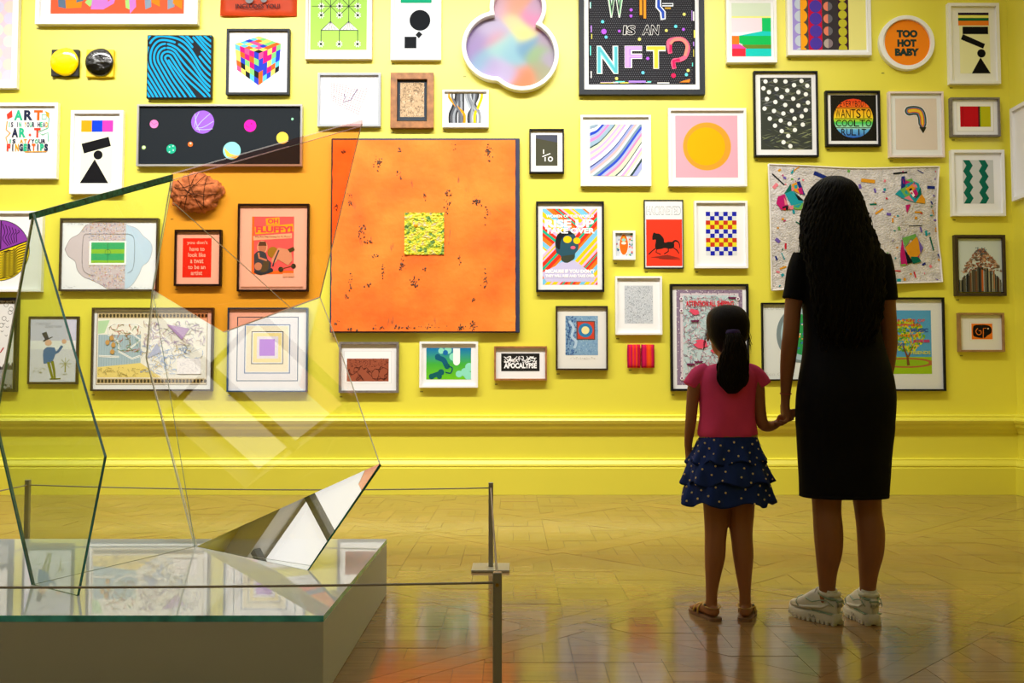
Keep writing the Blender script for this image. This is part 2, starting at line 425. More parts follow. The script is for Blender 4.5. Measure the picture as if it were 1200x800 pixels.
pane('mirror_pane', plT, [(230, 640), (445, 543), (360, 668)], G_mirror, label='bright reflective triangular pane', edge=M_edge)
# polished edge bars along the top
def edge_bar(name, pl_, a, b, h, m, lab):
    pts = toplane([a, b, (b[0], b[1] + h), (a[0], a[1] + h)], pl_); n = pl_[1] if pl_[1].y > 0 else -pl_[1]
    bm = bmesh.new(); prism(bm, pts, n, T + .004); o = obj(name, bm, m, sculpt); o['label'] = lab
edge_bar('polished_edge', plL, (38, 249), (203, 204), 8, mat('dark_green_glass_edge', '#2f7a68', .3, .4, var=(60, .7)), 'dark green polished edge')
edge_bar('polished_edge', plO, (203, 204), (425, 141), 7, G_strip, 'iridescent polished edge')
def cut_line(pl_, a, b, wpx, m, lab=None):
    p, q = toplane([a, b], pl_); bm = bmesh.new(); n = pl_[1] if pl_[1].y > 0 else -pl_[1]
    tube(bm, [p - n * .001, q - n * .001], wpx * .0017, 6); o = obj('seam', bm, m, sculpt)
    if lab: o['label'] = lab
cut_line(plO, (203, 237), (342, 362), 1.0, M_wseam)
cut_line(plO, (424, 144), (375, 348), 1.1, M_wseam)
cut_line(plR, (375, 348), (395, 400), 1.1, M_wseam)
cut_line(plR, (395, 400), (445, 543), 1.1, M_wseam)
cut_line(plR, (180, 345), (229, 640), .9, mat('grey_green_seam', '#8a9a86', .3))

# ================================================================ rope barrier
M_post = mat('grey_post_metal', '#9a988c', .35, metal=.3)
M_bplate = mat('grey_base_metal', '#a9a795', .4, metal=.2)
M_cable = mat('grey_elastic_cord', '#9a9284', .6)
def post(x, y, label):
    t = empty('barrier_post', (x, y, 0), label, 'barrier post', 'low grey barrier posts')
    bm = bmesh.new(); box(bm, x - .0115, y - .0115, .012, x + .0115, y + .0115, .422)
    bmesh.ops.bevel(bm, geom=bm.edges[:], offset=.002, segments=1, affect='EDGES'); obj('pole', bm, M_post, t)
    bm = bmesh.new(); box(bm, x - .092, y - .092, 0, x + .092, y + .092, .012)
    bmesh.ops.bevel(bm, geom=bm.edges[:], offset=.0015, segments=1, affect='EDGES'); obj('base_plate', bm, M_bplate, t)
    bm = bmesh.new(); tube(bm, [(x - .0005, y - .0118, .392), (x - .0005, y - .0145, .392)], .0045, 10, up=Vector((0, 0, 1))); obj('cord_socket', bm, mat('brass_socket', '#b08a3a', .3, metal=1), t)
    return t, Vector((x, y, .395))
(tn, pn) = post(-.037, 2.41, 'near grey barrier post rising at bottom centre of the photo')
(tf, pf) = post(-.104, 4.66, 'far grey barrier post with square base plate right of the plinth')
(tw, pw) = post(-2.46, 4.80, 'grey barrier post behind the plinth seen through the narrow glass pane')
pv = P(-120, 700, 2.41); pv = Vector((pv.x, 2.41, .395))
post(-2.5, 2.41, 'grey barrier post outside the left edge of the photo'); pv = Vector((-2.5, 2.41, .395))
def cord(par, a, b, sag, label):
    bm = bmesh.new(); pts = [a.lerp(b, i / 16) - Vector((0, 0, sag * 4 * (i / 16) * (1 - i / 16))) for i in range(17)]
    tube(bm, pts, .0032, 8, up=Vector((0, 0, 1))); tag(obj('barrier_rope', bm, M_cable, None, True), label.replace('cord', 'rope'), 'rope', 'thin barrier ropes')
cord(tn, pn + Vector((-.0115, 0, 0)), pv + Vector((.0115, 0, 0)), .012, 'grey barrier cord running across in front of the plinth')
cord(tf, pf + Vector((-.0115, 0, 0)), pw + Vector((.0115, 0, 0)), .016, 'grey barrier cord running behind the plinth')
cord(tn, pn + Vector((0, .0115, 0)), pf + Vector((0, -.0115, 0)), .006, 'grey barrier cord joining near and far posts')
cord(tw, pw + Vector((0, -.0115, 0)), pv + Vector((0, .0115, 0)), .006, 'grey barrier cord running along the left side of the plinth')
# ================================================================ pictures on the hanging wall
_glyph = {}
def text_polys(s, bold=0.0, space=1.0):
    """outlines of a line of lettering as triangles in a 0..1 box (x by advance, y by cap height)"""
    key = (s, bold, space)
    if key in _glyph: return _glyph[key]
    c = bpy.data.curves.new('lettering', 'FONT'); c.body = s; c.size = 1; c.offset = bold; c.space_character = space; c.resolution_u = 3
    o = bpy.data.objects.new('lettering', c); COL.objects.link(o)
    dg = bpy.context.evaluated_depsgraph_get(); me = bpy.data.meshes.new_from_object(o.evaluated_get(dg))
    vs = [v.co.copy() for v in me.vertices]; fs = [tuple(p.vertices) for p in me.polygons]
    bpy.data.objects.remove(o); bpy.data.meshes.remove(me); bpy.data.curves.remove(c)
    if not vs: return [], []
    x0 = min(v.x for v in vs); x1 = max(v.x for v in vs); y0 = min(v.y for v in vs); y1 = max(v.y for v in vs)
    vs = [((v.x - x0) / (x1 - x0), (v.y - y0) / (y1 - y0)) for v in vs]
    _glyph[key] = (vs, fs); return _glyph[key]

class Print:
    """flat print: coloured shapes given in photo pixels, mapped onto the plane y=Y of the picture"""
    def __init__(s, Y, rect=None, X=None):
        s.Y = Y; s.bm = bmesh.new(); s.lay = s.bm.loops.layers.float_color.new('Ink'); s.k = 0; s.j = 0
        s.cy = (rect[1] + rect[3]) / 2 if rect else 300
        s.clipr = None; s.clipf = None
    def pt(s, px, py):
        x = P(px, s.cy, s.Y).x; z = P(600, py, s.Y).z
        return Vector((x, s.Y - s.k * .00008 - s.j * 2.5e-6, z))
    def poly(s, pts, col, up=True):
        c = lin(col) if isinstance(col, str) else col
        if s.clipr:
            x0, y0, x1, y1 = s.clipr; a = list(pts)
            for A in ((1, 0, x1), (-1, 0, -x0), (0, 1, y1), (0, -1, -y0)):
                a = clip(a, *A)
                if len(a) < 3: return
            pts = a
        if up: s.k += 1
        else: s.j += 1
        try: f = s.bm.faces.new([s.bm.verts.new(s.pt(*p)) for p in pts])
        except ValueError: return
        for l in f.loops: l[s.lay] = (*c, 1)
    def rect(s, x0, y0, x1, y1, col, up=True): s.poly([(x0, y0), (x1, y0), (x1, y1), (x0, y1)], col, up)
    def disc(s, x, y, r, col, n=28, ry=None, up=True, a0=0, a1=360):
        ry = ry or r; full = a1 - a0 >= 360
        p = [(x + r * math.cos(R(a0 + (a1 - a0) * i / n)), y + ry * math.sin(R(a0 + (a1 - a0) * i / n))) for i in range(n if full else n + 1)]
        s.poly(p, col, up)
    def ring(s, x, y, r0, r1, col, n=32, a0=0, a1=360):
        s.k += 1
        for i in range(n):
            a, b = R(a0 + (a1 - a0) * i / n), R(a0 + (a1 - a0) * (i + 1) / n)
            s.poly([(x + r0 * math.cos(a), y + r0 * math.sin(a)), (x + r1 * math.cos(a), y + r1 * math.sin(a)), (x + r1 * math.cos(b), y + r1 * math.sin(b)), (x + r0 * math.cos(b), y + r0 * math.sin(b))], col, False)
    def line(s, pts, w, col, up=True, w1=None):
        if up: s.k += 1
        n = len(pts)
        L_ = []
        for i in range(n):
            a = pts[max(i - 1, 0)]; b = pts[min(i + 1, n - 1)]; dx, dy = b[0] - a[0], b[1] - a[1]; l = math.hypot(dx, dy) or 1
            ww = (w + ((w1 if w1 is not None else w) - w) * i / (n - 1)) / 2
            L_.append(((pts[i][0] - dy / l * ww, pts[i][1] + dx / l * ww), (pts[i][0] + dy / l * ww, pts[i][1] - dx / l * ww)))
        for i in range(n - 1): s.poly([L_[i][0], L_[i + 1][0], L_[i + 1][1], L_[i][1]], col, False)
    def text(s, t, x0, y0, x1, y1, col, bold=0.0, skew=0, space=1.0):
        vs, fs = text_polys(t, bold, space); s.k += 1; c = lin(col) if isinstance(col, str) else col
        q = [(x0 + (x1 - x0) * u + skew * v, y1 - (y1 - y0) * v) for u, v in vs]
        for f in fs:
            pts = [q[i] for i in f]
            if s.clipr: s.poly(pts, c, False); continue
            try: F = s.bm.faces.new([s.bm.verts.new(s.pt(*p)) for p in pts])
            except ValueError: continue
            for l in F.loops: l[s.lay] = (*c, 1)
    def letters(s, t, x0, y0, x1, y1, cols, bold=.03):
        n = len(t); w = (x1 - x0) / n
        for i, ch in enumerate(t):
            g = .36 if ch in 'I!' else .06
            if ch != ' ': s.text(ch, x0 + i * w + w * g, y0, x0 + (i + 1) * w - w * g, y1, cols[i % len(cols)], bold)
    def speck(s, x0, y0, x1, y1, n, cols, a=.6, b=1.6, inside=None, seed=1, h=None):
        r = random.Random(seed); s.k += 1
        for _ in range(n):
            x, y = r.uniform(x0, x1), r.uniform(y0, y1)
            if inside and not inside(x, y): continue
            u, v, t = r.uniform(a, b), (r.uniform(a, b) if h is None else h), r.uniform(0, 3.14)
            if h is not None: t = r.uniform(-.5, .5)
            c_, s_ = math.cos(t), math.sin(t)
            s.poly([(x + (p * c_ - q * s_), y + (p * s_ + q * c_)) for p, q in ((-u / 2, -v / 2), (u / 2, -v / 2), (u / 2, v / 2), (-u / 2, v / 2))], r.choice(cols), False)
    def squig(s, x0, y0, x1, y1, n, w, cols, seed=1, step=2.0, length=5, inside=None):
        r = random.Random(seed); s.k += 1
        for _ in range(n):
            x, y, a = r.uniform(x0, x1), r.uniform(y0, y1), r.uniform(0, 6.28)
            if inside and not inside(x, y): continue
            pts = [(x, y)]
            for _i in range(length):
                a += r.uniform(-1, 1); x += step * math.cos(a); y += step * math.sin(a)
                x = min(max(x, x0), x1); y = min(max(y, y0), y1); pts.append((x, y))
            s.line(pts, w, r.choice(cols), False)
    def done(s, parent, name='print', m=None):
        me = bpy.data.meshes.new(name); 
        bmesh.ops.recalc_face_normals(s.bm, faces=s.bm.faces[:])
        for f in s.bm.faces:
            if f.normal.y > 0: f.normal_flip()
        s.bm.to_mesh(me); s.bm.free(); me.materials.append(m or ink_mat())
        return link(name, me, parent)

M_white = mat('white_frame_lacquer', '#f2f2f0', .35); M_black = mat('black_frame_wood', '#0c0c10', .5, spec=.25, var=(20, .3))
M_darkfr = mat('slate_frame', '#20262e', .5, spec=.3); M_silver = mat('silver_frame', '#b9b9b8', .3, metal=.4)
M_greyfr = mat('grey_frame', '#aab0b8', .4); M_pinkfr = mat('pale_pink_frame', '#e8d8d2', .4)
M_brownfr = mat('dark_brown_frame', '#33241a', .45, var=(30, .35)); M_pewter = mat('pewter_frame', '#77706c', .4, var=(40, .2))
M_oak = mat('oak_frame', '#a06a3c', .5, var=(18, .35)); M_mat = mat('white_mount_board', '#f1f1f1', .85)
M_mat2 = mat('off_white_mount_board', '#e6e4dc', .85)
HALL = {}
def frame_geo(bm, x0, z0, x1, z1, fw, yb, yf, ins=None):
    """mitred rectangular frame between y=yb (wall) and y=yf (front)"""
    o = [(x0, z0), (x1, z0), (x1, z1), (x0, z1)]; i_ = [(x0 + fw, z0 + fw), (x1 - fw, z0 + fw), (x1 - fw, z1 - fw), (x0 + fw, z1 - fw)]
    for k in range(4):
        a, b = o[k], o[(k + 1) % 4]; c, d = i_[(k + 1) % 4], i_[k]
        F = [bm.verts.new((p[0], yf, p[1])) for p in (a, b, c, d)]; B = [bm.verts.new((p[0], yb, p[1])) for p in (a, b, c, d)]
        bm.faces.new(F); bm.faces.new(B[::-1])
        for q in range(4): bm.faces.new((F[q], B[q], B[(q + 1) % 4], F[(q + 1) % 4]))
labels_n = []
def picture(label, r, fw, mfr, mount=M_mat, art=None, depth=.045, rec=.022, name='framed_print', cat='picture', mat_label=None, num=True, draw=None, pm=None, bevel=0, glz=False, yw=WALLY):
    """r: outer px rect; fw: frame px width; art: px rect of the print"""
    yf = yw - depth; cy = (r[1] + r[3]) / 2
    x0, x1 = P(r[0], cy, yf).x, P(r[2], cy, yf).x; z1, z0 = P(600, r[1], yf).z, P(600, r[3], yf).z
    f = fw * yf / FPX
    root = empty(name, ((x0 + x1) / 2, yw - .001, z0), label, cat)
    bm = bmesh.new(); frame_geo(bm, x0, z0, x1, z1, f, yw - .001, yf)
    bmesh.ops.remove_doubles(bm, verts=bm.verts[:], dist=1e-6) if False else None
    obj('frame', bm, mfr, root)
    yp = yf + rec
    if mount:
        bm = bmesh.new(); box(bm, x0 + f * .9, yp, z0 + f * .9, x1 - f * .9, yp + .004, z1 - f * .9); obj('mount', bm, mount, root)
    if draw:
        p = Print(yp - .0006, art or r)
        ar = art or (r[0] + fw, r[1] + fw, r[2] - fw, r[3] - fw)
        p.clipr = ar
        draw(p, *ar); p.done(root, 'print', pm)
    if glz:
        bm = bmesh.new(); box(bm, x0 + f * .9, yf + .006, z0 + f * .9, x1 - f * .9, yf + .008, z1 - f * .9)
        obj('glazing', bm, glass('picture_glass', (.985, .99, .985), .9, .02), root)
    if num: labels_n.append((r[0] + 1, r[3] + 3.5 + fw * .2, label))
    return root
def sc(n, base=.5, amp=.5, seed=1): pass

# ---- 1 pastel print, cut by the left edge
def d(p, x0, y0, x1, y1):
    p.rect(x0, y0, x1, y1, '#e8cfe0')
    cs = ['#f3d9cf', '#d9d4ee', '#f4dfd0', '#d7e8e0', '#f2cfd8']
    for i in range(8):
        y = 8 + i * 13.5
        for j in range(4): p.disc(11 - 14 * j, y, 7, cs[(i + j) % 5] if i < 7 else '#c7ebe0', 16, up=(j == 0))
picture('white framed pastel lilac scalloped print cut by the left photo edge', (-34, -24, 21, 103), 7, M_white, M_mat, (-26, -20, 14, 93), draw=d)
# ---- 2 colourful folded letters
def d(p, x0, y0, x1, y1):
    p.rect(x0, y0, x1, y1, '#f0603c')
    cs = [('#5f7590', [(66, -30), (74, -30), (78, 10), (69, 8)]), ('#ef8a1d', [(76, -30), (100, -30), (96, 9), (78, 10)]), ('#5f7590', [(90, -5), (100, -12), (98, 1), (90, 3)]),
          ('#a9dd7e', [(100, 3), (106, -5), (112, 0), (106, 8)]), ('#cf7fd8', [(112, -30), (124, -30), (127, 2), (137, -6), (134, 4), (122, 11), (107, 11)]),
          ('#a9dd7e', [(145, -20), (153, -20), (156, 13), (148, 9)]), ('#cf7fd8', [(150, -25), (158, -25), (160, 8), (153, 16)]),
          ('#8d9db5', [(168, -20), (176, -20), (178, 8), (171, 11)]), ('#ef8a1d', [(178, -20), (186, -20), (188, 8), (178, 3)]), ('#8d9db5', [(196, -20), (204, -10), (205, 8), (197, 11)]), ('#ef8a1d', [(205, -20), (214, -20), (214, 11), (203, 4)])]
    for c, q in cs: p.poly(q, c)
picture('wide white framed print of folded colourful letters on red at top left', (42, -70, 232, 28), 5, M_white, M_mat, (60, -55, 216, 16), draw=d, depth=.06)
# ---- 3,4 small square canvases with poured discs
def canvas(label, r, m, name='small_canvas', depth=.03):
    yf = WALLY - depth; cy = (r[1] + r[3]) / 2
    x0, x1 = P(r[0], cy, yf).x, P(r[2], cy, yf).x; z1, z0 = P(600, r[1], yf).z, P(600, r[3], yf).z
    root = empty(name, ((x0 + x1) / 2, WALLY - .001, z0), label, 'painting')
    bm = bmesh.new(); box(bm, x0, yf, z0, x1, WALLY - .001, z1); bmesh.ops.bevel(bm, geom=bm.edges[:], offset=.003, segments=2, affect='EDGES')
    obj('canvas', bm, m, root); labels_n.append((r[0] + 2, r[3] + 3, label))
    return root, x0, x1, z0, z1, yf
for lab, r, mb, md in (('small square canvas with a glossy yellow disc on black', (60, 58, 92, 89), mat('black_canvas', '#14120c', .6), mat('poured_yellow_enamel', '#ffd800', .12, coat=.6)),
                       ('small square yellow canvas with a glossy black paint blob', (101, 58, 133, 90), mat('yellow_canvas', '#f0cf00', .5), mat('poured_black_enamel', '#050505', .1, coat=1, bump=(18, .5, .02)))):
    root, x0, x1, z0, z1, yf = canvas(lab, r, mb)
    bm = bmesh.new(); cx, cz = (x0 + x1) / 2, (z0 + z1) / 2 + .004; rr = (x1 - x0) * .5
    prev = None; rs = []
    for k, (f, h) in enumerate(((1, 0), (1.04, .008), (1.0, .018), (.88, .024), (.5, .027), (.15, .028))):
        rs.append([bm.verts.new((cx + rr * f * math.cos(a) * 1.0, yf - h, cz + rr * f * math.sin(a) * (1 - .04 * math.cos(3 * a)))) for a in [2 * math.pi * i / 36 for i in range(36)]])
    for a, b in zip(rs, rs[1:]):
        for i in range(36): bm.faces.new((a[i], a[(i + 1) % 36], b[(i + 1) % 36], b[i]))
    bm.faces.new(rs[-1]); bm.faces.new(rs[0][::-1]); obj('poured_disc', bm, md, root, True)
# ---- 5 fingerprint
root, x0, x1, z0, z1, yf = canvas('square canvas with a bright blue fingerprint pattern on black', (172, 41, 248, 115), mat('black_canvas', '#14120c'), 'fingerprint_canvas', .045)
p = Print(yf - .0005, (172, 41, 248, 115)); p.rect(172.4, 41.4, 247.6, 114.6, '#24262c'); p.clipr = (173, 42, 247, 114)
def fp(k):
    """loops leaning down to the right around a core"""
    o = 3.1 + k * 4.4; pts = []
    c0 = (196, 68)
    for i in range(-14, 15):
        a = i / 14
        if abs(a) < .5: t = math.pi * (1 + a * 1.0); u, v = math.cos(t) * o * 1.1, math.sin(t) * o
        else:
            s_ = 1 if a > 0 else -1; q = (abs(a) - .5) * 2; u = q * 90; v = -s_ * (o + q * q * (10 + 3 * k) * (1 if s_ < 0 else .6))
        ang = R(52); x = c0[0] + u * math.cos(ang) - v * math.sin(ang); y = c0[1] + u * math.sin(ang) + v * math.cos(ang)
        pts.append((x, y))
    return pts
rf = random.Random(17)
for k in range(0, 14):
    q = [(x + 1.5 * math.sin(y * .11 + 1.2) + .8 * math.sin(k + x * .16), y + 1.3 * math.sin(x * .13 + k * .2)) for x, y in spline(fp(k), 3)]
    i = rf.randint(0, 8); p.k += 1 if k == 0 else 0
    while i < len(q) - 4:
        j = min(len(q), i + rf.randint(22, 60)); seg = q[i:j]
        if len(seg) > 3:
            p.line(seg, 2.5, '#12a3dd', False); p.disc(*seg[0], 1.2, '#12a3dd', 10, up=False); p.disc(*seg[-1], 1.2, '#12a3dd', 10, up=False)
        i = j + 2
p.line([(197, 70), (222, 104), (232, 118)], 2.3, '#12a3dd')
p.done(root, 'print')
# ---- 6 ART poster
def d(p, x0, y0, x1, y1):
    O, G, N, Y, Rd = '#f06418', '#28b98a', '#262c48', '#f5a21c', '#e8402c'
    p.letters('ART', 15, 129, 50, 141, [G, N, O], .05); p.poly([(7, 134), (13, 129), (14, 137), (8, 140)], Rd); p.poly([(52, 130), (57, 132), (57, 140), (54, 136)], Y)
    p.ring(51, 137, 3, 4, G, 4, 45, 405); p.letters('IS IN YOUR HEAD', 9, 143, 56, 149, [G, N, Y, N], .04)
    p.letters('AR T', 13, 150, 48, 161, [N, G, Y, Rd], .05); p.disc(35, 158, 1.8, Rd, 4); p.line([(8, 142), (7, 152), (12, 156), (7, 161), (9, 168)], 1.1, Y)
    p.line([(57, 138), (56, 150), (44, 155), (50, 158), (56, 155), (57, 166)], .9, G)
    p.letters('IS AT/YOUR', 10, 163, 54, 168, [G, N, N, Y, Y, Rd, N], .04)
    p.letters('FINGERTIPS', 8, 168.5, 57, 177, [Rd, N, Y, N, G, N, O, N, G, N], .06); p.line([(30, 178), (55, 177.5)], .9, Y)
picture('white framed poster of colourful lettering about art and fingertips', (-8, 120, 67, 209), 4, M_white, M_mat, (-3, 125, 62, 204), draw=d)
# ---- 7 black shapes under three colour squares
def d(p, x0, y0, x1, y1):
    p.rect(94.5, 154, 131.5, 214, '#eef0d8'); p.rect(94.5, 141, 107, 154.5, '#f5a312'); p.rect(107, 141, 119.5, 154.5, '#0a3fd6'); p.rect(119.5, 141, 132, 154.5, '#f03cb4')
    p.poly([(95.3, 168.5), (127, 160.2), (129.8, 171), (98.5, 179.8)], '#101014'); p.disc(115, 181.5, 5.3, '#101014'); p.poly([(111.2, 186.5), (127.6, 214.5), (94.3, 214.5)], '#101014')
picture('white framed print of a tilted black bar, ball and triangle under three colour squares', (82, 129, 143.5, 227), 4, M_white, M_mat, (88, 135, 138, 221), draw=d)
# ---- 8 cube
def d(p, x0, y0, x1, y1):
    p.rect(272, 40.5, 332, 102, '#c9c9cc'); p.rect(272.6, 41.1, 331.4, 101.4, '#fbfbfb')
    cs = ['#f2621f', '#1b1b22', '#2740c8', '#e2127f', '#5ec1e2', '#f6e26a', '#7ed67a', '#f2548f', '#f4e96a']
    r = random.Random(5)
    def face(a, b, c, e, n=5, m_=5):
        for i in range(n):
            for j in range(m_):
                def q(u, v): return (a[0] * (1 - u) * (1 - v) + b[0] * u * (1 - v) + c[0] * u * v + e[0] * (1 - u) * v, a[1] * (1 - u) * (1 - v) + b[1] * u * (1 - v) + c[1] * u * v + e[1] * (1 - u) * v)
                p.poly([q(i / n, j / m_), q((i + 1) / n, j / m_), q((i + 1) / n, (j + 1) / m_), q(i / n, (j + 1) / m_)], r.choice(cs), False)
    p.k += 1
    face((275, 51.5), (303.3, 62.5), (303.3, 100), (278, 82)); face((303.3, 62.5), (329, 51.5), (327, 83), (303.3, 100)); face((275, 51.5), (303, 42.5), (329, 51.5), (303.3, 62.5))
picture('black framed print of a cube made of multicoloured squares', (265, 33.5, 339, 110.5), 2.5, M_darkfr, M_mat, (270, 38, 334, 106), draw=d)
# ---- 9 balls in space
def d(p, x0, y0, x1, y1):
    p.rect(x0, y0, x1, y1, '#1e242a')
    p.disc(180.3, 145.2, 5, '#f27fc0'); p.line([(176, 142), (180, 146), (184, 144)], .5, '#c04a8c')
    p.disc(237.3, 143, 13.5, '#9a63e0')
    for q in ([(228, 133), (230, 145), (234, 154)], [(246, 133), (236, 142), (230, 150)], [(250, 142), (238, 149), (229, 150)], [(249, 151), (238, 152), (229, 151)], [(233, 131), (229, 140), (228, 149)]): p.line(spline(q, 4), .7, '#b9c4d8')
    p.disc(293, 147.3, 7.2, '#f01fb0'); p.line([(288, 147), (290, 149), (292, 149)], .6, '#701050'); p.disc(294.5, 145, .8, '#701050', 8)
    p.disc(342.5, 139.5, 1.5, '#8fd8b0', 10); p.disc(331, 161.5, 7, '#f2d24e'); p.disc(168.8, 172.8, 2.4, '#b9d88c', 14); p.disc(169, 172.4, 1.1, '#e8f0f0', 8)
    p.disc(201, 174.5, 5.6, '#1fb08c'); 
    for q in ((199, 172), (203.5, 176), (199, 178), (203, 171)): p.disc(*q, .9, '#bff0e0', 8)
    p.disc(223.4, 169, 3, '#f0722c'); p.disc(223.6, 168, 1.2, '#f8e0d0', 8)
    p.disc(272, 176.5, 10.4, '#8fdde0'); p.poly([(262.5, 172.5), (270, 180), (280.5, 183), (276, 186), (266, 183)], '#f0c850')
picture('wide silver framed print of coloured balls floating on black', (160, 122, 354, 194.5), 2.2, M_silver, None, (162.5, 124.5, 351.5, 192), draw=d, depth=.05, rec=.02)
# ---- 10 orange sheet
yf = WALLY - .012; bm = bmesh.new(); g = []
for i in range(13):
    row = []
    for j in range(7):
        px, py = 258.3 + (347.8 - 258.3) * i / 12, -24 + 43 * j / 6
        v = P(px, 0, yf); z = P(600, py, yf).z; k = (j / 6) ** 3
        row.append(bm.verts.new((v.x, WALLY - .004 - .022 * k * (.6 + .4 * math.sin(i * .9)), z)))
    g.append(row)
for i in range(12):
    for j in range(6): bm.faces.new((g[i][j], g[i + 1][j], g[i + 1][j + 1], g[i][j + 1]))
root = empty('paper_poster', (P(303, 0, yf).x, WALLY - .001, P(600, 19, yf).z), 'unframed bright orange paper sheet with black words at the top', 'poster')
bmesh.ops.solidify(bm, geom=bm.faces[:], thickness=.0012)
obj('sheet', bm, mat('orange_paper', '#f0561c', .5), root, True)
p = Print(WALLY - .0275, (258, 0, 348, 19)); p.text('INCLUDES YOU!', 276, 4.5, 328, 9.8, '#4a2a2a', .03); p.disc(292, -1, 5, '#8c8c90', 14); p.disc(309, -1, 4, '#8c8c90', 14); p.done(root, 'lettering')
# ---- 11 green print with stars and cones
def d(p, x0, y0, x1, y1):
    p.rect(x0, y0, x1, y1, '#a9dc62'); k = '#2c3440'
    xs = (376.6, 398, 419.4)
    for x in (387.5, 408.8): p.line([(x, -20), (x, 26)], .7, k); p.line([(x - 22 if x < 400 else x - 22, 7.3), (x + 11, 7.3)], .6, k)
    for x in xs: p.line([(x, -20), (x, 18)], .5, k); p.line([(x, 35), (x, 51)], .8, k)
    for x in (387.5, 408.8):
        for s_ in (-1, 1): p.line([(x, 7.3), (x + s_ * 10.7, 18)], .6, k); p.line([(x, 7.3), (x + s_ * 10.7, -4)], .6, k)
        p.poly([(x, 25), (x + 10.8, 35.5), (x - 10.8, 35.5)], '#f2f2ee')
        p.line([(x - 10.8, 35.5), (x, 25), (x + 10.8, 35.5), (x - 10.8, 35.5)], .8, k)
        for t in (-6, -2, 2, 6): p.line([(x, 25.5), (x + t, 35)], .4, k)
    for y in (-4, 7.3, 18, 51.8):
        for x in xs:
            for i in range(8):
                a = math.pi * i / 4 + .39; p.line([(x + 1.6 * math.cos(a), y + 1.6 * math.sin(a)), (x + 4 * math.cos(a), y + 4 * math.sin(a))], 1.2, '#f4f4f0', i == 0)
            p.disc(x, y, 1.4, k, 8)
picture('pale framed green print of line-drawn stars and two white cones', (358, -50, 436, 69), 3, M_pinkfr, M_mat, (364, -45, 430, 58.5), draw=d)
# ---- 12
def d(p, x0, y0, x1, y1):
    p.rect(469.5, 5, 505.7, 57, '#e6ecf5'); p.rect(469.5, -20, 505.7, 3.4, '#14a87c')
    k = '#14181e'; p.disc(492.2, 23.8, 12.2, k, 36); p.poly([(491, 36.5), (495.2, 40.2), (491, 45), (487, 41)], k); p.rect(474.3, 43, 488.2, 56.6, k)
picture('white framed print of a black ball above a small and a large black square', (458, -50, 517, 70), 3.5, M_white, M_mat, (463, -45, 512, 65), draw=d)
# ---- 13 faint grid
def d(p, x0, y0, x1, y1):
    for i in range(13): p.line([(388 + i * 3.5, 97 + i * .7), (388 + i * 2.6, 118 + i * 1.45)], .4, '#b4848c', i == 0)
    for i in range(11): p.line([(388, 97 + i * 2.2), (431 - i * 1.0, 105 + i * 2.9)], .4, '#b4848c', i == 0)
    p.line([(403, 110), (404.5, 114), (402, 120), (411, 117), (419, 104)], .9, '#584878'); p.disc(429, 103.6, .6, '#6a6a80', 8); p.disc(391.5, 113, .6, '#806060', 8)
picture('pale grey framed white sheet with a faint red grid drawing', (372, 85, 446, 148), 2.8, M_greyfr, mat('bluish_mount', '#eceef4', .8), (376, 89, 442, 144), draw=d)
# ---- 14 wooden frame
def d(p, x0, y0, x1, y1):
    p.rect(x0, y0, x1, y1, '#3c4550'); p.rect(469, 97, 497, 137, '#c6aa88')
    p.speck(469, 97, 497, 137, 260, ['#a58c6e', '#d8c0a0', '#8f7a62', '#b79c7c'], .6, 2.2, seed=3)
    p.squig(470, 98, 496, 136, 26, .35, ['#4a3c30', '#6b5846'], seed=9, step=2.4, length=4)
picture('rough wooden frame around a small tan cracked-earth picture', (457.5, 85, 508, 149.5), 7.6, M_oak, None, (464.5, 92.5, 500, 141.5), draw=d, depth=.05, rec=.03)
# ---- 15 braids
def d(p, x0, y0, x1, y1):
    gs = ['#2c2e34', '#5b5e66', '#9aa0aa', '#3c3f46']
    def band(a, b, c, e, w, col): p.line(spline([(a, 107), (a, 114), ((a + c) / 2, 125), (c, 134), (c, 146)], 6), w, col)
    for i in range(4): band(534 + i * 2.6, 0, 527 + i * 2.6, 0, 2.5, gs[i])
    for i in range(3): band(541 - i * 2.4 + 2, 0, 541 - i * 2.4 + 2, 0, 2.2, gs[3 - i])
    band(526.5, 0, 544, 0, 2.9, '#ee9a14'); band(530, 0, 540, 0, 2.4, '#6a6e76')
    for i in range(4): band(546 + i * 2.6, 0, 555 + i * 2.4, 0, 2.4, ['#aab2bc', '#7c828c', '#c0c6ce', '#4a4d55'][i])
    for i in range(3): band(560 - i * 2.2, 0, 549 + i * 1.8, 0, 2.2, gs[i])
    band(564.5, 0, 556.5, 0, 2.9, '#f2c40e'); band(550, 0, 562, 0, 2.2, '#8a9099')
picture('small white framed print of two grey braids with orange and yellow strands', (518.5, 105, 572.5, 149), 2.2, M_white, M_mat, (525, 109.5, 566, 144), draw=d)
# ---- 16 three-lobed frame
cy3 = 52; YF = WALLY - .075
lob = [(607, 8, 33.5), (582, 53.5, 41), (612, 63, 43)]
def sdf(x, y, off): return min(math.hypot(x - a, y - b) - (c - off) for a, b, c in lob)
def outline(off, n=120):
    out = []
    for i in range(n):
        a = 2 * math.pi * i / n; c0 = (602, 40); t = 0
        lo, hi = 0, 120
        # march from outside
        r_ = 90
        while r_ > 1 and sdf(c0[0] + r_ * math.cos(a), c0[1] + r_ * math.sin(a), off) > 0: r_ -= .15
        out.append((c0[0] + r_ * math.cos(a), c0[1] + r_ * math.sin(a)))
    return out
root = empty('cloud_frame', (P(600, 50, YF).x, WALLY - .001, P(600, 107, YF).z), 'three-lobed white box frame holding a blurred rainbow picture', 'picture')
def q3(pt, y): return Vector((P(pt[0], cy3, YF).x, y, P(600, pt[1], YF).z))
o_, i_ = outline(0), outline(5)
bm = bmesh.new(); n = len(o_)
